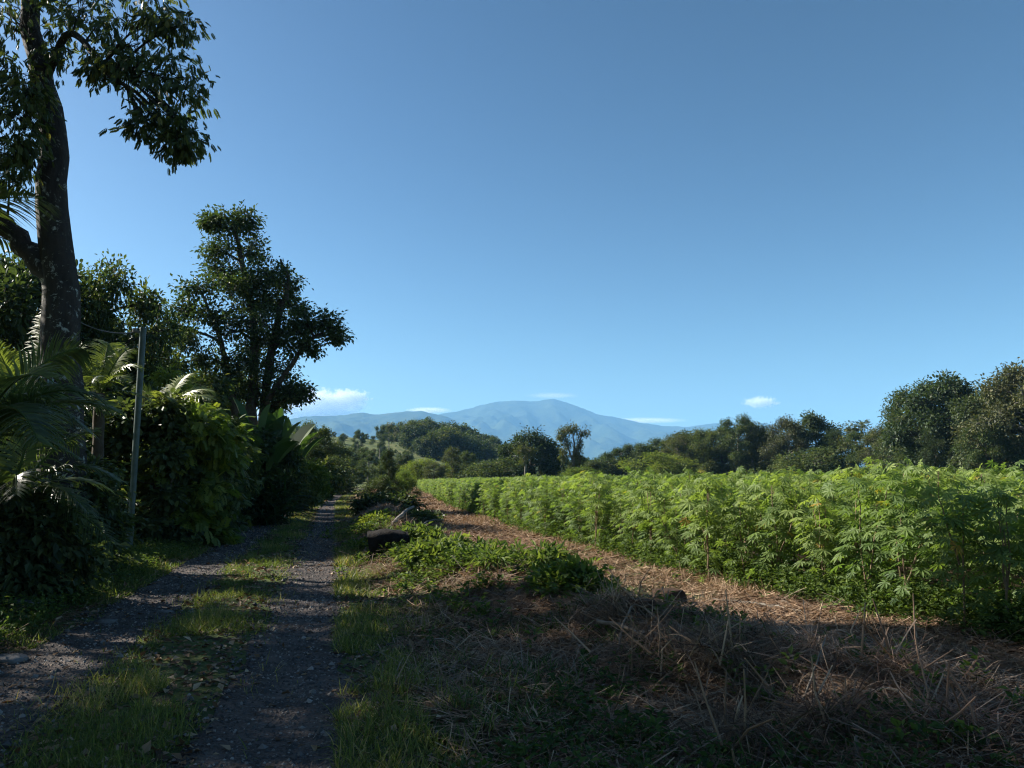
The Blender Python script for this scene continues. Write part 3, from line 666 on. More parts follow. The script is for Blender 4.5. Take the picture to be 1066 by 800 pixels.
while len(fp) < 420 and tries < 20000:
    tries += 1
    px = r_.uniform(270, 540); D = r_.uniform(255, 430); x = pt(px, 497, D)[0]
    wood = (px > 398) or (D < 262 and px < 330) or (D > 340)
    slope = 335 < px < 425 and D < 300
    if not wood or slope: continue
    if px < 398 and r_.random() < .5: continue
    fp.append((x, D, gz(x, D)-.5))
fp += [(pt(px, 497, D)[0], D, gz(pt(px, 497, D)[0], D)-.4) for px, D in zip(r_.uniform(255, 350, 40), r_.uniform(130, 220, 40))]
fp = np.array(fp); px_f = fp[:, 0]/fp[:, 1]*FPX+CX
sc_f = r_.uniform(.6, 1.0, len(fp))*np.interp(px_f, [330, 400, 440, 480, 520, 540], [.7, .8, 1.1, 1.15, .8, .5])
sc_f *= np.where(fp[:, 1] < 230, .62, 1)
instancer('forest', 'wooded hill of dark massed crowns below the mountain', fp, sc_f, r_.uniform(0, 6.28, len(fp)), far_protos)
r_ = np.random.default_rng(19); N = 150; pxs = r_.uniform(325, 430, N); Ds = r_.uniform(150, 300, N); xx = (pxs-CX)/FPX*Ds
k = fbm(xx*.05, Ds*.05, 3, 3) > .42; pxs, Ds, xx = pxs[k], Ds[k], xx[k]
instancer('hillside_scrub', 'scrub dotted over the grassy slope beyond the track end', np.stack([xx, Ds, ground_z(xx, Ds)-.3], -1), r_.uniform(.12, .34, len(xx)), r_.uniform(0, 6.28, len(xx)), far_protos)
# scrub belts on the flats beyond the field and at the hill foot
r_ = np.random.default_rng(9); N = 520; pxs = r_.uniform(250, 1250, N); Ds = r_.uniform(150, 420, N)
keep = ~((pxs > 335) & (pxs < 425) & (Ds > 190)) & ~((pxs > 425) & (pxs < 520) & (Ds < 175))
pxs, Ds = pxs[keep], Ds[keep]; xx = (pxs-CX)/FPX*Ds
instancer('scrub', 'far scrub and low thickets beyond the field and treeline', np.stack([xx, Ds, ground_z(xx, Ds)-.4], -1), r_.uniform(.18, .5, len(xx)), r_.uniform(0, 6.28, len(xx)), far_protos)
r_ = np.random.default_rng(10); N = 2200; Ds = r_.uniform(450, 3800, N)**1; xx = (r_.uniform(150, 1150, N)-CX)/FPX*Ds
instancer('woodland', 'distant belt of woodland on the plain at the mountain foot', np.stack([xx, Ds, ground_z(xx, Ds)-1], -1), r_.uniform(.7, 1.3, N), r_.uniform(0, 6.28, N), far_protos)

# ------------------------------------------------------------------ palms
def frond(geoR, geoL, base, az, el, L, droop, leaf_len=.62, n=46, twist=0, tint=.5, vee=.35, r=None):
    d = np.array([math.cos(az)*math.cos(el), math.sin(az)*math.cos(el), math.sin(el)])
    t = np.linspace(0, 1, 16); C_ = base+d*(L*t)[:, None]; C_[:, 2] -= droop*L*t**2
    tube(geoR, C_, np.linspace(.022, .005, 16), 5, .6)
    s = np.linspace(.14, .995, n); P_ = np.stack([np.interp(s, t, C_[:, k]) for k in range(3)], -1)
    tan = unit(np.gradient(P_, axis=0)); side = unit(np.cross(tan, np.array([0, 0, 1.]))); up = np.cross(side, tan)
    if twist:
        side, up = side*math.cos(twist)+up*math.sin(twist), up*math.cos(twist)-side*math.sin(twist)
    for sg in (-1, 1):
        fwd = .45+.75*s[:, None]
        dd = side*sg+tan*fwd+up*vee+r.normal(0, .07, P_.shape)
        ll = leaf_len*np.clip(np.sin(math.pi*(.12+.82*s))**.6, .2, 1)*r.uniform(.85, 1.1, n)
        strips(geoL, P_, dd, ll, .042*leaf_len/.62, r.uniform(.25, .6, n), np.clip(tint+r.normal(0, .15, n), 0, 1), 4, 'lance', side=tan+up*.25*sg)
def palm(label, px, D, base_h, fronds, seed, trunk=True, scale=1):
    r = np.random.default_rng(seed); x = pt(px, 497, D)[0]; t = thing('palm', label, 'palm', gp(x, D, -.05), 0, 'palms under the forked tree')
    a, b, c = Geo(), Geo(), Geo()
    pz = np.linspace(0, base_h, 12); tube(a, np.stack([.05*np.sin(pz), .03*np.cos(pz), pz], -1), .09+.03*np.exp(-pz*3)+.012*(np.arange(12) % 2), 9)
    for (az, el, L, dr, ti) in fronds:
        frond(b, c, np.array([0, 0, base_h-.05]), R(az), R(el), L, dr, .62*min(1.1, L/2.4), int(22*L)+8, r.normal(0, .35), ti, .35, r)
    a.build('trunk', M['bark'], t, True); b.build('rachis', M['weed'], t, True); c.build('frond', M['palm'], t)
    return t
palm('near palm with long dark fronds arching over the left edge of the photo', -30, 8.2, 1.95,
     [(20, 54, 1.95, .55, .55), (-15, 42, 1.9, .6, .4), (50, 64, 2.3, .4, .5), (-40, 35, 2.3, .6, .4), (5, 20, 1.15, .5, .5), (-30, 52, 2.1, .5, .7), (35, 45, 1.9, .5, .8), (80, 55, 2.2, .5, .5), (-70, 45, 2.2, .6, .3), (150, 50, 2, .5, .5), (200, 45, 2, .5, .5), (60, 35, 1.4, .6, .45)], 1)
palm('low palm with drooping fronds in front of the dark trunk', 14, 9.6, 1.3,
     [(12, 48, 1.75, .6, .5), (-20, 30, 1.5, .6, .4), (35, 62, 1.8, .4, .7), (-55, 40, 1.6, .6, .35), (170, 55, 2.2, .5, .5), (-5, 12, 1.4, .6, .3), (-90, 30, 1.6, .6, .3), (100, 70, 2.3, .3, .6), (60, 35, 1.5, .5, .5)], 2)
palm('upright young palm whose spear fronds stand left of the dark trunk', 28, 13.2, 2.2,
     [(95, 84, 2.5, .05, .75), (30, 72, 2.2, .2, .9), (160, 68, 2.3, .25, .9), (250, 70, 2.2, .25, .8), (0, 50, 2.1, .5, .8), (200, 40, 2.1, .5, .8), (320, 55, 2.1, .4, .7)], 3)
palm('sunlit palm with yellow-green fronds just right of the dark trunk', 98, 13.6, 3.0,
     [(15, 66, 1.5, .55, .95), (50, 74, 1.6, .4, 1), (-25, 55, 1.2, .6, .9), (165, 62, 2, .5, .95), (110, 70, 2, .4, 1), (-70, 45, 1.3, .6, .7), (0, 25, 1.0, .5, .6)], 4)
palm('small palm with bright fronds right of the tall post', 163, 17.5, 2.9,
     [(20, 58, 2.0, .5, 1), (60, 70, 2.0, .4, 1), (-20, 45, 2.0, .5, .9), (150, 60, 1.9, .5, 1), (-60, 45, 1.8, .5, .8), (200, 40, 1.8, .5, .9)], 5)
# the single frond hanging into the top of the gap at the left edge
palm('taller palm outside the frame, one frond tip hanging in at the left edge', -118, 11, 5.1,
     [(-8, 38, 2.7, .4, .5), (20, 20, 1.4, .5, .5), (60, 40, 2.2, .5, .5), (-60, 40, 2.1, .5, .5), (150, 40, 2.2, .5, .5), (220, 40, 2.2, .5, .5), (-60, 5, 1.9, .5, .4)], 6)

# ------------------------------------------------------------------ tall post and wire
D = 15.6; x = pt(139, 497, D)[0]; z0 = gz(x, D); top = pt(149, 343, D)[2]
t = thing('post', 'tall thin grey-green metal post leaning slightly beside the track', 'post', (x, D, z0-.1))
H = top-z0+.1; a = Geo(); lean = pt(149, 343, D)[0]-x
tube(a, [(0, 0, 0), (lean*.5, 0, H*.5), (lean, 0, H)], .062, 12); a.build('pole', M['metal'], t, True)
a = Geo(); tube(a, [(lean-.02, 0, H-.07), (lean-.16, 0, H-.05), (lean-.17, 0, H+.02)], .03, 8); tube(a, [(lean-.17, 0, H-.06), (lean-.17, 0, H-.0)], .05, 8); a.build('insulator', M['stone'], t, True)
a = Geo(); tube(a, [(lean, 0, H), (lean, 0, H+.03)], [.07, .066], 12); a.build('cap', M['metal'], t, True)
g = Geo(); pA = pt(148.5, 346, D)+np.array([-.17, 0, 0]); pB = pt(45, 309, 12.3); tt = np.linspace(0, 1, 30)[:, None]
W_ = pA*(1-tt)+pB*tt; W_[:, 2] -= .22*(1-(2*tt[:, 0]-1)**2); tube(g, W_, .011, 5)
tag(g.build('wire', M['wire']), 'thin sagging wire running from the post top to the dark trunk', 'wire')

# ------------------------------------------------------------------ hedge on the left of the track
HG = 'shrubs of the tangled hedge beside the track'
def shrub(label, px, D, top, wid, key_leaf, mat, seed, leafsz=.16, n=19, off=0, dep=None, tint=(.55, .33), per=20, cat='shrub', name='hedge_shrub', droop=.3):
    x = pt(px, 497, D)[0]; base = gz(x, D); H = pt(px, top, D)[2]-base; Rw = wid/2*D/FPX
    cls = rand_clumps(seed, H, Rw, n, .04, 0, .24)
    r9 = np.random.default_rng(seed+5)
    for k in range(7):
        a9 = r9.uniform(0, 6.28); q9 = Rw*r9.uniform(.5, 1.2); s9 = Rw*r9.uniform(.1, .17)
        cls.append(((math.cos(a9)*q9, math.sin(a9)*q9, H*r9.uniform(.55, 1.15)*(1.15-.35*q9/Rw)), (s9, s9, s9*1.3)))
    tg, cg = grow(seed, [([np.array([0, 0, -.1]), np.array([.1, 0, H*.4]), np.array([0, .1, H*.8])], .05, .01), ([np.array([.2, .1, -.1]), np.array([.4, 0, H*.35]), np.array([.5, .1, H*.7])], .04, .01)], cls, key_leaf, leafsz, 17, per, .17, droop+.15, .025, .02, .7, .006, tint)
    return put_tree(name, label, tg, cg, M['bark'], mat, gp(x, D, -.05), group=HG, cat=cat)
shrub('dark undergrowth bush at the left edge below the palms', 10, 9.6, 510, 130, LEAF_BROAD, M['leaf_dark'], 101, .13)
shrub('dark bush at the foot of the forked trunk', 70, 12.2, 498, 90, LEAF_BROAD, M['leaf_dark'], 102, .13)
shrub('low weedy bush between the palms and the tall post', 76, 12.8, 505, 48, LEAF_LONG, M['leaf_tree'], 103, .16)
shrub('tangled dark shrub around the foot of the tall post', 158, 17.4, 430, 90, LEAF_ROUND, M['leaf_dark'], 104, .15, 15, tint=(.6, .3))
shrub('shrub with bright drooping compound leaves right of the post', 196, 18.5, 416, 84, SPRAY, M['leaf_bright'], 105, .3, 15, per=10, droop=.5)
shrub('dark leafy shrub below the bright drooping one', 208, 19.6, 462, 84, SPRAY, M['leaf_tree'], 106, .24, per=12, droop=.5)
shrub('shrub draped with light vines next to the paddle-leaved clump', 228, 23, 436, 56, LEAF_LONG, M['leaf_tree'], 107, .2, 14, tint=(.65, .25))
shrub('dark rounded shrub at the foot of the tall many-stemmed tree', 262, 26, 452, 76, LEAF_BROAD, M['leaf_dark'], 108, .18)
shrub('low green shrub just past the paddle-leaved clump', 302, 36, 478, 50, LEAF_BROAD, M['leaf_tree'], 109, .2)
shrub('sunlit green bush on the hedge side halfway down the track', 318, 45, 482, 46, LEAF_LONG, M['leaf_bright'], 110, .26)
shrub('darker bush behind the sunlit one down the track', 330, 54, 484, 40, LEAF_BROAD, M['leaf_tree'], 111, .26)
shrub('far green bush where the hedge meets the track end', 344, 74, 484, 34, LEAF_BROAD, M['leaf_tree'], 112, .3)
shrub('tall dark thicket behind the tall post', 130, 22, 400, 120, LEAF_BROAD, M['leaf_dark'], 113, .2, 18)
shrub('thicket filling the gap behind the bright drooping shrub', 190, 27, 405, 110, LEAF_BROAD, M['leaf_tree'], 114, .2, 18)
shrub('yellow-green shrub top glowing behind the small palm', 182, 24, 396, 50, LEAF_LONG, M['leaf_bright'], 115, .22, 10, tint=(.9, .15))
shrub('dark thicket behind the near palms at the left edge', 20, 17, 385, 150, LEAF_BROAD, M['leaf_dark'], 116, .18, 20)
# trees seen behind the forked trunk
for (px, D, top, key, wd, lab) in [(12, 26, 275, 'dense', .75, 'dark tree crown left of the forked trunk under its branch'),
                                   (100, 28, 290, 'broad', .62, 'leafy tree crown peeping out right of the forked trunk'),
                                   (60, 30, 330, 'olive', .8, 'pale olive tree half hidden behind the forked trunk'),
                                   (132, 33, 338, 'airy', .8, 'feathery light tree above the tall post'),
                                   (178, 36, 352, 'open', .8, 'dark open tree between the post and the tall many-stemmed tree'),
                                   (215, 48, 392, 'broad', .9, 'tree filling the foot of the tall many-stemmed tree'),
                                   (300, 58, 470, 'dense', .8, 'dark low tree behind the paddle-leaved clump')]:
    at_px(px, D, top, key, 'hedge_tree', lab, width=wd, group='trees behind the hedge')

# paddle-leaved clump (banana family) at the bend of the hedge
def paddle(label, px, D, seed, H, n, lean=0, spread=.9, sc=1):
    r = np.random.default_rng(seed); x = pt(px, 497, D)[0]; t = thing('banana_plant', label, 'plant', gp(x, D, -.05), 0, 'paddle-leaved plants')
    a, b = Geo(), Geo()
    for k in range(n):
        az = k*2.4+r.uniform(-.3, .3); el = R(r.uniform(48, 84)); q = r.uniform(0, .35)
        bx = np.array([math.cos(az)*q, math.sin(az)*q, 0]); hh = H*r.uniform(.45, .75)
        dd = np.array([math.cos(az)*math.cos(el), math.sin(az)*math.cos(el), math.sin(el)])
        tip = bx+np.array([0, 0, hh*.3])+dd*hh*.7
        tube(a, [bx, bx+np.array([0, 0, hh*.4]), tip], [.05, .035, .012], 6)
        L = H*r.uniform(.35, .5); N = 2
        side = unit(np.cross(dd, np.array([0, 0, 1.]))); up = np.cross(side, dd)
        for sg in (-1, 1):
            # half blade each side of the midrib, folded upward
            tt = np.linspace(0, 1, 10); Cc = tip+unit(dd)*(L*tt)[:, None]; Cc[:, 2] -= r.uniform(.5, .55)*L*tt**2*(1-.5*math.sin(el))
            wv = .24*L/1.1*np.sin(math.pi*np.clip(.05+.93*tt, 0, 1))**.6
            ed = Cc+(side*sg+up*.35)*wv[:, None]; V = np.stack([Cc, ed], 1).reshape(-1, 3); i = np.arange(9)*2
            b.add(V, np.stack([i, i+1, i+3, i+2], -1), np.clip(.5+r.normal(0, .25), 0, 1))
    a.build('stem', M['weed'], t, True); b.build('blade', M['banana'], t); return t
paddle('large paddle-leaved clump with upright dark blades at the hedge bend', 262, 25.5, 201, 4.0, 16)
paddle('paddle-leaved clump leaning over the track verge', 281, 28, 202, 3.9, 20)
paddle('smaller paddle-leaved plant behind the leaning clump', 272, 31, 203, 4.6, 12)
# arching strap-leaved clump in front of them
g = Geo(); r_ = np.random.default_rng(31); N = 420; x = pt(280, 497, 26)[0]; a = r_.uniform(0, 6.28, N); el = r_.uniform(.3, 1.4, N)
B = np.stack([r_.normal(0, .3, N), r_.normal(0, .3, N), r_.uniform(0, 1.0, N)], -1)
strips(g, B, np.stack([np.cos(a)*np.cos(el), np.sin(a)*np.cos(el), np.sin(el)], -1), r_.uniform(1.2, 2.2, N), .07, r_.uniform(.4, .8, N), r_.random(N), 6, 'lance')
t = thing('strap_leaved_plant', 'dark clump of long arching strap leaves hanging over the verge', 'plant', gp(x, 26, 0)); g.build('foliage', M['banana'], t)

# shade trees that stand outside the frame on the left: their shadow covers the foreground
kind_x = [(-11.5, 4.0, 12.5, 'shade'), (-13, 8.6, 12.5, 'shade'), (-9.6, -1.4, 10, 'broad'), (-15, 11.3, 13.5, 'shade')]
for (x, y, H, key), lab in zip(kind_x, ['shade tree left of the camera outside the photo', 'dense shade tree left of the palms outside the photo', 'shade tree level with the viewer, left of the track and outside the photo', 'tall shade tree behind the near shade trees']):
    plant_kind(key, 'shade_tree', lab, x, y, H, group='shade trees outside the frame')

# ------------------------------------------------------------------ cassava field
def palmate():
    V = []; F = []
    for i, a in enumerate(np.linspace(-115, 115, 7)):
        a = R(a); l = .62+.38*math.cos(a*.8); d = np.array([math.sin(a)*l, .12+math.cos(a)*l, -.22*l]); q = np.array([math.cos(a), -math.sin(a), 0])*.125
        k = len(V); b = np.array([0, .1, 0]); V += [b, b+(d-b)*.6+q+np.array([0, 0, .05]), d, b+(d-b)*.6-q+np.array([0, 0, .05])]; F += [[k, k+1, k+2], [k, k+2, k+3]]
    return np.array(V), np.array(F)
PALMATE = palmate()
def cassava_geo(seed, H=1.72, n=70, lo=.05):
    r = np.random.default_rng(seed); st, lf = Geo(), Geo(); lean = r.normal(0, .05, 2)
    stems = [(np.array([0, 0, -.05]), H*.93, lean)]
    for k in range(r.integers(1, 3)): stems.append((np.array([0, 0, H*r.uniform(.02, .5)]), H*r.uniform(.8, .95), r.normal(0, .18, 2)))
    Pp = []; Dd = []; Ss = []; Tt = []
    for b, h, ln in stems:
        t = np.linspace(0, 1, 7); P_ = b+np.stack([ln[0]*t+.02*np.sin(t*9), ln[1]*t, (h-b[2])*t], -1); tube(st, P_, np.linspace(.014, .006, 7), 5)
        m = int(n/len(stems)*r.uniform(.9, 1.2)); s = r.random(m)**.7; s = s*(1-lo)+lo
        q = np.stack([np.interp(s, t, P_[:, k]) for k in range(3)], -1); a = np.arange(m)*2.4+r.uniform(0, 6)
        el = np.interp(s, [0, .8, 1], [-.1, .25, 1.0])+r.normal(0, .2, m); pl = r.uniform(.14, .42, m)*np.interp(s, [0, .9, 1], [.8, 1, .35])
        d = np.stack([np.cos(a)*np.cos(el), np.sin(a)*np.cos(el), np.sin(el)], -1); e = q+d*pl[:, None]
        strips(lf, q, d, pl, .006, np.zeros(m), np.full(m, .75), 1, 'even')
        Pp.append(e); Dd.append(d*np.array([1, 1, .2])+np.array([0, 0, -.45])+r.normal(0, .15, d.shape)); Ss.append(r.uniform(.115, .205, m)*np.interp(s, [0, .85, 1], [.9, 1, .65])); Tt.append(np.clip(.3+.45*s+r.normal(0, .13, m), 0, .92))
    P_, D_, S_, T_ = map(np.concatenate, (Pp, Dd, Ss, Tt)); yl = (r.random(len(T_)) < .012); T_ = np.where(yl, r.uniform(.96, 1, len(T_)), T_)
    inst(lf, *PALMATE, P_, frames(D_, np.array([0, 0, 1.])+r.normal(0, .3, P_.shape)), S_, T_)
    return st, lf
CV = [cassava_geo(300+i, 1.72, 112) for i in range(7)]
r_ = np.random.default_rng(12); pts = []
for i in range(0, 95):
    yrow = np.arange(-2, 118, .68)+r_.uniform(0, .6)
    off = .05+i*.92
    for y in yrow:
        x = field_e(y)+off+r_.normal(0, .14); yy_ = y+r_.normal(0, .15)
        if r_.random() < .03: continue
        u = (x/max(yy_, .1))*FPX+CX
        if yy_ < 3.0 or u > 1190: continue
        pts.append((x, yy_, i))
pts = np.array(pts)
dist = np.hypot(pts[:, 0], pts[:, 1]); inview = (pts[:, 0]/pts[:, 1]*FPX+CX < 1090)
score = dist+np.where(pts[:, 2] == 0, -14, 0)+pts[:, 2]*.9+np.where(inview, 0, 1000)
order = np.argsort(score); near, rest = order[:300], order[300:]
hs = np.where(pts[:, 1] > 22, np.interp(pts[:, 0]-field_e(pts[:, 1]), [0, 14], [.78, .97]), 1.0)
hs = np.where(pts[:, 1] > 22, np.interp(pts[:, 1], [22, 40], [1, 0])*1+np.interp(pts[:, 1], [22, 40], [0, 1])*hs, hs)
hs = hs*r_.uniform(.76, 1.06, len(pts))*np.where(pts[:, 2] == 0, .93, 1)
protos = []
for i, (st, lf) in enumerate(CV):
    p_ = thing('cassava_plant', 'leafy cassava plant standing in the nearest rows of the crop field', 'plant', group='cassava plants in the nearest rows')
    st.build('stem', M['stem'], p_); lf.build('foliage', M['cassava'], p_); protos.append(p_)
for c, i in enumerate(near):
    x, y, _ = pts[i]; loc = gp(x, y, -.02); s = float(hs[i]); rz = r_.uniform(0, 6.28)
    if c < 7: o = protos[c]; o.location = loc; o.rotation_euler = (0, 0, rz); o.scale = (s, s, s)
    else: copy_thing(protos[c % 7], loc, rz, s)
cas = []
for i, (st, lf) in enumerate(CV):
    o = lf.build('cassava_leaves', M['cassava']); col.objects.unlink(o); cas.append(o)
pr = pts[rest]; zz = ground_z(pr[:, 0], pr[:, 1])-.02
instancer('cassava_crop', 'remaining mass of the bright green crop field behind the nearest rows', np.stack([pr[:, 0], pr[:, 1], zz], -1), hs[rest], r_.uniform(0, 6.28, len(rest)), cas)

# weeds along the foot of the crop
def scatter(N, fx, y0, y1, power=1.0):
    """random ground points, denser near the camera"""
    u = rng.random(N); y = y0*(y1/y0)**(u**power); x = fx(y, N); return x, y
def ground_strips(name, label, mat, x, y, L, W, segs=2, droop=(.1, .6), el=(.9, 1.5), tint=(.5, .25), prof='grass', dz=0, tint_arr=None):
    N = len(x); g = Geo(); z = ground_z(x, y)-.01+dz; a = rng.uniform(0, 6.28, N); e = rng.uniform(*el, N)
    d = np.stack([np.cos(a)*np.cos(e), np.sin(a)*np.cos(e), np.sin(e)], -1)
    T = np.clip(rng.normal(tint[0], tint[1], N), 0, 1) if tint_arr is None else tint_arr
    strips(g, np.stack([x, y, z], -1), d, L, W, rng.uniform(*droop, N), T, segs, prof)
    return tag(g.build(name, mat), label, kind='stuff')
def clumpy(x, y, s, seed, lo=.45): return fbm(x*s, y*s, seed, 3) > lo

# median grass
N = 90000; y = 2.6*(80/2.6)**(rng.random(N)**.9); x = track_c(y)+rng.normal(0, .29, N)+(fbm(y*.9, y*0+2, 77, 2)-.4)*.25
k = clumpy(x, y, 1.7, 61, .44); x, y = x[k], y[k]; n_ = fbm(x*.9, y*.9, 63, 3)
s = 1+y/14
ground_strips('grass', 'short yellow-green grass growing between the wheel ruts', M['grass'], x, y, rng.uniform(.05, .17, len(x))*(.6+n_)*np.minimum(s, 2)**.4, .005*s, 2, (.1, .8), (.5, 1.45), tint_arr=np.clip(.5+(n_-.45)*1.2+rng.normal(0, .2, len(x)), 0, 1))
# left verge
N = 110000; y = 3.5*(80/3.5)**(rng.random(N)**.85); x = track_c(y)-1.45-np.abs(rng.normal(0, 1.0, N))
k = clumpy(x, y, .9, 65, .4) & (rng.random(N) < np.interp(y, [5, 13], [.3, 1])); x, y = x[k], y[k]; s = 1+y/14
ground_strips('grass', 'uneven grass along the hedge-side verge', M['grass'], x, y, rng.uniform(.1, .38, len(x))*np.interp(track_c(y)-x, [1.4, 2.4], [.4, 1]), .007*s, 3, (.1, .7), (.6, 1.45), (.4, .25))
# right verge
N = 70000; y = 3*(90/3)**(rng.random(N)**.85); x = track_c(y)+1.35+np.abs(rng.normal(0, .55, N))
k = clumpy(x, y, 1.2, 67, .42); x, y = x[k], y[k]; s = 1+y/14
ground_strips('grass', 'patchy grass between the track and the brush windrow', M['grass'], x, y, rng.uniform(.06, .24, len(x)), .006*s, 2, (.1, .7), (.4, 1.4), (.5, .28))
# dry straw on the cleared strip
N = 150000; y = 3*(100/3)**(rng.random(N)**.8); u = rng.random(N); x = (track_c(y)+2.0)*(1-u)+(field_e(y)+.3)*u
k = clumpy(x, y, 1.1, 71, .42) | (rng.random(N) < .25); x, y = x[k], y[k]; s = 1+y/12
ground_strips('straw', 'dry cut straw and stalks littering the cleared strip', M['straw'], x, y, rng.uniform(.06, .32, len(x)), .0045*s, 2, (-.1, .25), (-.02, .42), (.5, .25), 'even', .015)
# upright dry grass tufts mid strip
N = 26000; y = 8*(70/8)**rng.random(N); u = rng.random(N)**.6; x = (track_c(y)+2.3)*(1-u)+(field_e(y)-.1)*u; k = clumpy(x, y, .8, 73, .52); x, y = x[k], y[k]
ground_strips('dry_grass', 'standing tufts of straw-coloured grass on the cleared strip', M['straw'], x, y, rng.uniform(.1, .33, len(x)), .006*(1+y/14), 2, (.1, .6), (.6, 1.5), (.65, .2))
# coarse stalks and roots on the windrow
def near_wind(N, y0, y1, sig):
    y = y0*(y1/y0)**rng.random(N); x = np.interp(y, WIND[::-1, 1], WIND[::-1, 0])+rng.normal(0, sig, N); return x, y
x, y = near_wind(26000, 3, 55, .65)
ground_strips('brush_debris', 'tangled dead stalks and roots heaped in the windrow', M['twig'], x, y, rng.uniform(.08, .5, len(x))**1.1, .0035*(1+y/10), 4, (-.1, .9), (-.1, .6), (.5, .3), 'even', .02)
x, y = near_wind(30000, 3, 30, .8); k = y < 30
ground_strips('dry_grass', 'matted dead grass hanging over the windrow', M['straw'], x, y, rng.uniform(.12, .4, len(x)), .004*(1+y/12), 4, (.3, 1.2), (.1, .8), (.35, .28), 'grass', .03)
N = 16000; y = 3.0*(11/3.0)**rng.random(N); x = rng.uniform(-1.2, 5.5, N); k = (clumpy(x, y, .8, 91, .4)) & (x < field_e(y)); x, y = x[k], y[k]
ground_strips('brush_debris', 'thin grey twigs and vine stems tangled over the foreground bank', M['twig'], x, y, rng.uniform(.1, .5, len(x)), .002+.009*rng.random(len(x))**3, 6, (-.1, 1.1), (-.05, .7), (.5, .3), 'even', .02)
N = 30000; y = 3.0*(11/3.0)**rng.random(N); x = rng.uniform(-1.0, 5.5, N); k = clumpy(x, y, .9, 93, .44) & (x < field_e(y)); x, y = x[k], y[k]
ground_strips('dry_grass', 'flattened dead grass in heaps across the foreground bank', M['straw'], x, y, rng.uniform(.08, .4, len(x)), .002+.008*rng.random(len(x))**5, 5, (0, 1.0), (-.1, .8), (.35, .3), 'grass', .02)
N = 15000; y = 3.4*(40/3.4)**rng.random(N); x = track_c(y)-1.5-np.abs(rng.normal(0, 1.1, N))
ground_strips('brush_debris', 'dead stalks and fallen palm bits along the hedge-side verge', M['straw'], x, y, rng.uniform(.08, .4, len(x)), .005, 4, (-.1, .8), (-.05, .5), (.3, .25), 'even', .02)
# leaf litter
N = 60000; y = 2.8*(60/2.8)**(rng.random(N)**.8); u = rng.random(N); x = (track_c(y)-3.5)*(1-u)+(field_e(y)+1)*u; c_ = np.abs(np.abs(x-track_c(y))-1)
k = (c_ > .45) | (rng.random(N) < .3); x, y = x[k], y[k]; N = len(x); g = Geo(); z = ground_z(x, y)+.012
inst(g, *LEAF_BROAD, np.stack([x, y, z], -1), frames(rng.normal(0, 1, (N, 3))*np.array([1, 1, .25]), np.array([0, 0, 1.])+rng.normal(0, .35, (N, 3))), rng.uniform(.025, .08, N)*(1+y/30), rng.random(N))
tag(g.build('leaf_litter', M['litter']), 'brown fallen leaves scattered over the ground', kind='stuff')
# gravel on the ruts
N = 26000; y = 2.6*(45/2.6)**(rng.random(N)**.9); x = track_c(y)+rng.choice([-1, 1], N)*1.0+rng.normal(0, .33, N); g = Geo()
oc = np.array([[1, 0, 0], [0, 1, 0], [-1, 0, 0], [0, -1, 0], [.1, .1, .8], [0, 0, -.6]]); of = np.array([[0, 1, 4], [1, 2, 4], [2, 3, 4], [3, 0, 4], [1, 0, 5], [2, 1, 5], [3, 2, 5], [0, 3, 5]])
sz = rng.uniform(.004, .014, N)*(1+y/20)*np.where(rng.random(N) < .03, 2.2, 1)
inst(g, oc, of, np.stack([x, y, ground_z(x, y)+.016], -1), frames(rng.normal(0, 1, (N, 3))*np.array([1, 1, .2]), np.array([0, 0, 1.])+rng.normal(0, .2, (N, 3))), sz, rng.random(N)**1.6)
tag(g.build('gravel', M['gravel']), 'loose small stones strewn over the wheel ruts', kind='stuff')
# broadleaf weeds
def weeds(name, label, x, y, mat, size, h=.12, per=9, tint=(.5, .25), leaf=LEAF_BROAD):
    g = Geo(); N = len(x); kk = np.repeat(np.arange(N), per); n2_ = len(kk); hh = rng.uniform(.3, 1, N)*h
    a = rng.uniform(0, 6.28, n2_); e = rng.uniform(-.1, 1.0, n2_); q = rng.random(n2_)
    d = np.stack([np.cos(a)*np.cos(e), np.sin(a)*np.cos(e), np.sin(e)], -1)
    b = np.stack([x, y, ground_z(x, y)], -1)[kk]+np.stack([d[:, 0]*.03, d[:, 1]*.03, q*hh[kk]], -1)
    inst(g, *leaf, b, frames(d, np.array([0, 0, 1.])+rng.normal(0, .3, (n2_, 3))), size*rng.uniform(.6, 1.3, n2_)*(1+y[kk]/40), np.clip(rng.normal(tint[0], tint[1], n2_), 0, 1))
    return tag(g.build(name, mat), label, kind='stuff')
x, y = near_wind(8000, 4, 24, .6); k = clumpy(x, y, 1.3, 81, .46) & (y > 8.5) | (rng.random(len(x)) < .03); weeds('weeds', 'green creeping weeds and vines over the brush windrow', x[k], y[k], M['weed'], .06, .22, 13, (.6, .28))
N = 4500; y = 3.2*(40/3.2)**rng.random(N); x = track_c(y)-1.7-np.abs(rng.normal(0, 1.2, N)); weeds('weeds', 'low broad-leaved weeds at the foot of the hedge', x, y, M['weed'], .045, .26, 10, (.35, .25))
N = 6500; y = 6*(60/6)**rng.random(N); x = field_e(y)+rng.normal(.35, .3, N); k = clumpy(x, y, 1., 83, .3); weeds('weeds', 'low green weeds along the foot of the crop rows', x[k], y[k], M['weed'], .05, .42, 15, (.65, .25))
N = 1500; y = 3.6*(9/3.6)**rng.random(N); x = rng.uniform(-.9, 2.6, N); k = clumpy(x, y, .9, 85, .48); weeds('weeds', 'shaded dark green weeds on the bank in the foreground', x[k], y[k], M['weed'], .045, .18, 9, (.3, .2))
N = 9000; y = 3.4*(8.5/3.4)**rng.random(N); x = rng.normal(.35, .6, N)+np.interp(y, [3.4, 8.5], [.6, .2]); k = clumpy(x, y, 1.1, 87, .45); x, y = x[k], y[k]
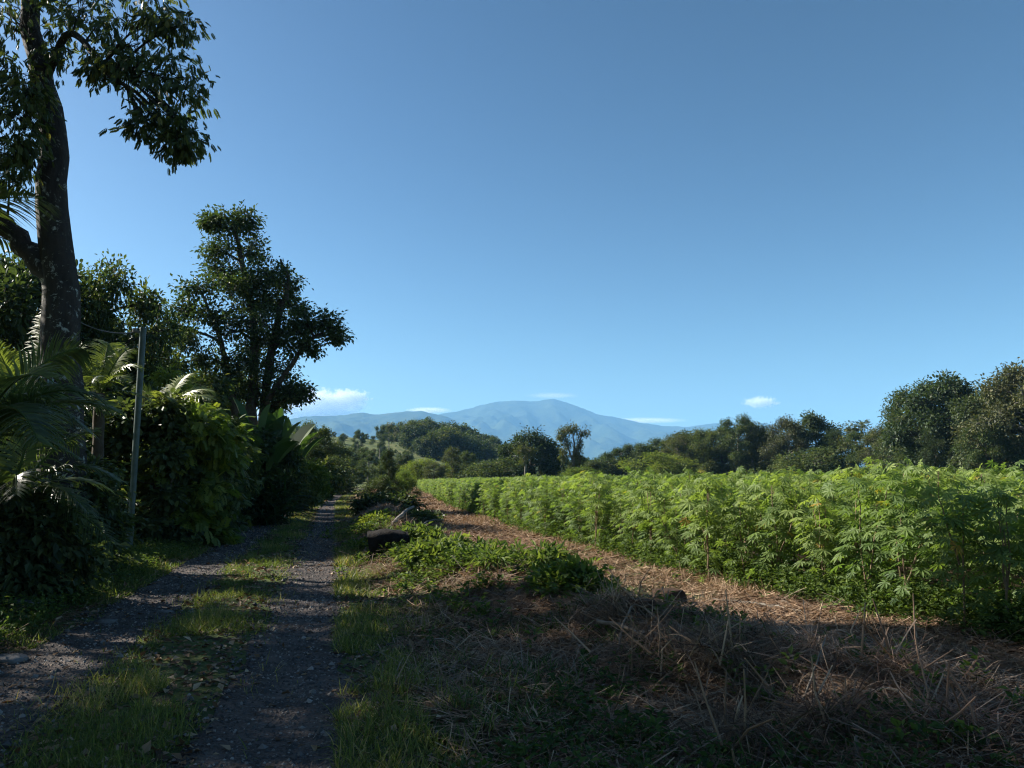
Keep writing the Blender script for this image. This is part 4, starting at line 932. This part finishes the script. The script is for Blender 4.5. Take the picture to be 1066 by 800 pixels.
ground_strips('grass', 'dark shaded grass clump on the foreground bank', M['weed'], x, y, rng.uniform(.15, .4, len(x)), .011, 4, (.4, 1.1), (.5, 1.4), (.3, .25))

# vine-smothered mounds on the windrow, each a thing
def mound(label, px, D, wid, top, seed, leaf, mat, sz, per=20, tint=(.6, .25)):
    x = pt(px, 497, D)[0]; b = gz(x, D)-.12; H = max(pt(px, top, D)[2]-b, .35); Rw = wid/2*D/FPX
    tg, cg = grow(seed, [([np.array([0, 0, -.1]), np.array([.1, 0, H*.3]), np.array([0, .1, H*.7])], .03, .01)], rand_clumps(seed, H, Rw, 15, .05, 0, .36, .8), leaf, sz, 20, per, .09, .4, .015, .02, .7, .004, tint)
    return put_tree('vine_mound', label, tg, cg, M['twig'], mat, (x, D, b), group='vine-covered mounds on the windrow', cat='vine')
mound('rounded vine mound right behind the black stump', 487, 13.6, 80, 568, 401, LEAF_BROAD, M['weed'], .13)
mound('broad leafy vine mound with bright leaves in the middle of the windrow', 540, 11.2, 120, 594, 402, LEAF_LONG, M['weed'], .15)
mound('small light green vine patch at the near end of the leafy mounds', 592, 9.4, 62, 632, 403, LEAF_BROAD, M['leaf_bright'], .1)
mound('low vine tangle just right of the black stump', 440, 14.8, 60, 576, 404, LEAF_BROAD, M['weed'], .12)
mound('sprig of bright weeds standing behind the black stump', 392, 20.5, 34, 546, 405, LEAF_LONG, M['leaf_bright'], .13, tint=(.9, .15))
mound('dark scrub mound on the windrow under the pale log', 402, 31, 70, 515, 406, LEAF_BROAD, M['leaf_dark'], .17)
mound('second dark scrub mound farther along the windrow', 428, 26, 60, 536, 407, LEAF_BROAD, M['leaf_dark'], .15)
mound('reddish-edged vine mound at the track side of the leafy mounds', 455, 12.2, 70, 590, 408, LEAF_BROAD, M['weed'], .11)

# brush heaps: tangles of dead stems, each heap a thing
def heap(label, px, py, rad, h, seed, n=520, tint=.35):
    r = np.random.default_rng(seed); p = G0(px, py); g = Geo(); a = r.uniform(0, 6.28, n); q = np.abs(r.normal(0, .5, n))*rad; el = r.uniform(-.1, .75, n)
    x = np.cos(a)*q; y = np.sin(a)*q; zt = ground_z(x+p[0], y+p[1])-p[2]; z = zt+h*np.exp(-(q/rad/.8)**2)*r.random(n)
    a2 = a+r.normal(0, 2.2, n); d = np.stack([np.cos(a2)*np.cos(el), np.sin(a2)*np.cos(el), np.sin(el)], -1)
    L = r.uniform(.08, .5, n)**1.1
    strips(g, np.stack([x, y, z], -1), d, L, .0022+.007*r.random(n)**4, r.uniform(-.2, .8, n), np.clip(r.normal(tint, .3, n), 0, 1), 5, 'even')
    for k in range(9):
        a9 = r.uniform(0, 6.28); q9 = rad*abs(r.normal(0, .5)); s9 = np.array([math.cos(a9)*q9, math.sin(a9)*q9, 0]); s9[2] = gz(s9[0]+p[0], s9[1]+p[1])-p[2]+r.uniform(0, h*.5)
        e9 = r.uniform(-.05, 1.0) if k < 6 else r.uniform(1.1, 1.5); b9 = r.uniform(0, 6.28); d9 = np.array([math.cos(b9)*math.cos(e9), math.sin(b9)*math.cos(e9), math.sin(e9)]); l9 = r.uniform(.2, .55)
        tube(g, [s9, s9+d9*l9*.5+r.normal(0, .02, 3), s9+d9*l9+r.normal(0, .03, 3)], [.009, .007, .004], 5, r.uniform(.4, .95))
    o = g.build('brush_heap', M['straw'], loc=tuple(p)); tag(o, label, 'brush', 'brush heaps on the cleared bank')
def G0(px, py):
    for D in np.geomspace(2.5, 90, 260):
        p = pt(px, py, D)
        if p[2] < gz(p[0], D): break
    return np.array([p[0], p[1], gz(p[0], p[1])])
heap('large tangle of grey-brown stems around the pale slanting branch', 680, 690, .65, .34, 501, 900)
heap('heap of dead stems below the upturned clod, beside the long slanting branch', 745, 700, .5, .26, 502, 700, .3)
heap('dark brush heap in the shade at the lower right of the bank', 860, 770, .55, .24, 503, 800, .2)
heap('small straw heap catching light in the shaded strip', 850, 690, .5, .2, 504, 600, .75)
heap('brush heap at the bottom right corner of the photo', 1000, 775, .5, .2, 505, 600, .35)
heap('dry stem tangle between the leafy vine mound and the large tangle', 640, 645, .5, .26, 506, 700, .45)
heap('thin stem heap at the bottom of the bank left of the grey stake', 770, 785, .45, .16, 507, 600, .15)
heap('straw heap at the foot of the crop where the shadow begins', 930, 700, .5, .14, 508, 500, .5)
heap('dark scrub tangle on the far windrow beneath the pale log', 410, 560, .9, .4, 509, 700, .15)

# charred stump
def lumpy(path, rad, sides, seed, amp, g):
    r = np.random.default_rng(seed); P_ = smooth_path(path, 12); n_ = len(P_); th = np.arange(sides)*2*math.pi/sides
    rr = np.interp(np.linspace(0, 1, n_), np.linspace(0, 1, len(rad)), rad)
    t = unit(np.gradient(P_, axis=0)); ref = np.array([0, 0, 1.]) if abs(t[:, 2]).mean() < .7 else np.array([1., 0, 0]); a = unit(np.cross(t, ref)); b = np.cross(t, a)
    ph = r.uniform(0, 6, 4); lob = 1+amp*(np.sin(3*th+ph[0])*.5+np.sin(5*th+ph[1])*.4+np.sin(9*th+ph[2])*.25)
    V = P_[:, None]+(rr[:, None, None]*lob[None, :, None]*(1+r.normal(0, amp*.2, (n_, sides, 1))))*(a[:, None]*np.cos(th)[None, :, None]+b[:, None]*np.sin(th)[None, :, None])
    i = np.arange(n_-1)[:, None]*sides; j = np.arange(sides)[None]; jn = (j+1) % sides
    g.add(V.reshape(-1, 3), np.stack([i+j, i+jn, i+sides+jn, i+sides+j], -1).reshape(-1, 4))
    c = P_[-1]-t[-1]*rr[-1]*.15; k = V[-1]; g.add(np.vstack([k, c]), np.stack([np.arange(sides), (np.arange(sides)+1) % sides, np.full(sides, sides)], -1))
x = pt(405, 497, 14.3)[0]; z = gz(x, 14.3); t = thing('tree_stump', 'squat black charred log stump lying at the track edge', 'stump', (x, 14.3, z-.1))
g = Geo(); lumpy([(-.32, -.05, .2), (0, 0, .25), (.33, .1, .22)], [.32, .31, .27], 26, 5, .12, g); g.build('trunk', M['stump'], t, True)
g = Geo(); lumpy([(.25, .05, .2), (.6, .1, .08), (.95, .2, -.05)], [.12, .07, .03], 9, 6, .1, g); g.build('root', M['stump'], t, True)

# logs, branches and sticks
def stick(name, label, pts3, r0, r1, mat, seed=0, cat='branch', group='dead branches on the windrow', fork=0):
    r = np.random.default_rng(seed); p = np.array(pts3, float); o = p[0].copy(); g = Geo(); P_ = smooth_path(p-o, 12); P_[1:-1] += r.normal(0, r0*.35, P_[1:-1].shape)
    tube(g, P_, np.linspace(r0, r1, 12), 8)
    for k in range(fork):
        i = r.integers(4, 10); d = unit(P_[i]-P_[i-1])+r.normal(0, .5, 3); tube(g, [P_[i], P_[i]+d*.15, P_[i]+d*r.uniform(.25, .45)+np.array([0, 0, -.05])], [r1, r1*.7, r1*.3], 5)
    ob = g.build(name, mat, smooth=True, loc=tuple(o)); return tag(ob, label, cat, group)
def G(px, py, dz=0.0):
    """ground hit of a pixel, marched over the real surface"""
    lo = None
    for D in np.geomspace(2.5, 90, 260):
        p = pt(px, py, D)
        if p[2] < gz(p[0], D): lo = p; break
    if lo is None: lo = pt(px, py, 60)
    lo = lo.copy(); lo[2] = gz(lo[0], lo[1])+dz; return lo
stick('fallen_log', 'pale bare log leaning across the far brush heap', [G(405, 556, .05), G(417, 549, .3), G(430, 545, .5)], .06, .04, M['bark_pale'], 1, 'log')
stick('dead_branch', 'long pale branch slanting down across the brush pile', [G(622, 662, .12), G(655, 672, .14), G(690, 690, .08), G(715, 708, .04)], .02, .01, M['twig'], 2, fork=2)
stick('dead_branch', 'thin twig arching over the brush pile beside the pale branch', [G(640, 690, .02), G(660, 668, .3), G(700, 672, .1)], .012, .006, M['twig'], 3, fork=2)
b0 = G(686, 702, 0); stick('dead_branch', 'thin upright stick standing from the brush pile', [b0, b0+[.01, 0, .25], b0+[.005, .02, .5]], .009, .005, M['twig'], 4)
b0 = G(656, 672, 0); stick('dead_branch', 'short upright broken stalk above the pale branch', [b0, b0+[.01, 0, .12], b0+[.02, .02, .27]], .011, .006, M['twig'], 5)
b0 = G(892, 795, 0); stick('dead_branch', 'grey upright stake at the bottom edge of the photo', [b0-[0, 0, .1], b0+[.005, 0, .06], b0+[.01, .01, .14]], .012, .009, M['bark_pale'], 6)
b0 = G(842, 688, 0); stick('dead_branch', 'short forked stalk in the shaded straw', [b0, b0+[.02, 0, .12], b0+[.03, .02, .22]], .008, .004, M['twig'], 7, fork=1)
stick('dead_branch', 'curved dry cane lying over the straw near the crop', [G(905, 722, .02), G(935, 735, .09), G(968, 752, .02)], .011, .006, M['bark_pale'], 8)
stick('dead_branch', 'straight fallen cane on the open straw beneath the crop rows', [G(742, 628, .02), G(790, 634, .04), G(835, 641, .02)], .02, .012, M['bark_pale'], 9)
stick('dead_branch', 'dark fallen cane along the shadow edge of the straw', [G(800, 655, .02), G(850, 662, .05), G(905, 671, .02)], .016, .01, M['twig'], 10)
stick('dead_branch', 'short cut pole end lying by the straw bank', [G(628, 612, .03), G(642, 618, .05), G(655, 622, .03)], .03, .026, M['bark_pale'], 11)
stick('dead_branch', 'slanting broken stick over the shaded straw bank', [G(835, 742, .02), G(850, 722, .15), G(862, 706, .25)], .009, .004, M['bark_pale'], 12)
stick('dead_branch', 'slim dry branch on the far brush heap beyond the stump', [G(432, 560, .1), G(446, 552, .25), G(462, 550, .25)], .03, .015, M['bark_pale'], 13, fork=1)
stick('dead_branch', 'pale bent twig on the weeds left of the brush pile', [G(445, 672, .02), G(462, 676, .08), G(482, 682, .02)], .01, .006, M['bark_pale'], 14)
# root ball of earth
def rock(name, label, px, py, sx, sy, sz, seed, mat, cat='stone', group=None, rz=0):
    import bmesh
    p = G(px, py); bm = bmesh.new(); bmesh.ops.create_icosphere(bm, subdivisions=4, radius=1); r = np.random.default_rng(seed); off = r.uniform(0, 50)
    for v in bm.verts:
        q = v.co; k = 1+.9*(float(fbm(np.array(q.x*1.3+off+q.z), np.array(q.y*1.3+off-q.z*.7), seed, 4))-.47)
        v.co = Vector((max(min(q.x*k, .95), -.95)*sx, max(min(q.y*k, .95), -.95)*sy, max(min(q.z*k, .7), -.7)*sz))
    me = bpy.data.meshes.new(name); bm.to_mesh(me); bm.free(); me.materials.append(mat)
    for pl in me.polygons: pl.use_smooth = True
    o = bpy.data.objects.new(name, me); col.objects.link(o); o.location = (*p[:2], p[2]+sz*.25); o.rotation_euler = (0, 0, rz); return tag(o, label, cat, group)
M['earth'] = solid_mat('earth_clod', [(.3, (.03, .018, .012)), (.7, (.09, .055, .036))], 9, .95, 1, .04)
rock('root_ball', 'dark upturned clod of earth and roots beside the straw', 697, 633, .22, .18, .2, 3, M['earth'], 'clod')
rock('earth_clod', 'smaller dark clod left of the upturned one', 668, 640, .16, .14, .12, 4, M['earth'], 'clod')
rock('earth_clod', 'low grey clod in the shaded straw below the crop', 868, 700, .13, .1, .07, 5, M['earth'], 'clod')
SG = 'stones by the track'
rock('stone', 'flat pale grey stone at the left edge below the palms', 18, 632, .3, .2, .09, 6, M['stone'], group=SG)
rock('stone', 'second flat grey stone at the left edge nearer the viewer', 8, 690, .2, .15, .06, 7, M['stone'], group=SG)
rock('stone', 'flat grey slab half buried in the hedge-side rut', 172, 640, .1, .07, .04, 8, M['stone'], group=SG, rz=.3)
rock('stone', 'small grey stone in the shaded verge grass', 112, 652, .1, .07, .05, 9, M['stone'], group=SG)
rock('stone', 'small pale stone in the rut beside the median grass', 133, 702, .06, .05, .03, 10, M['stone'], group=SG)
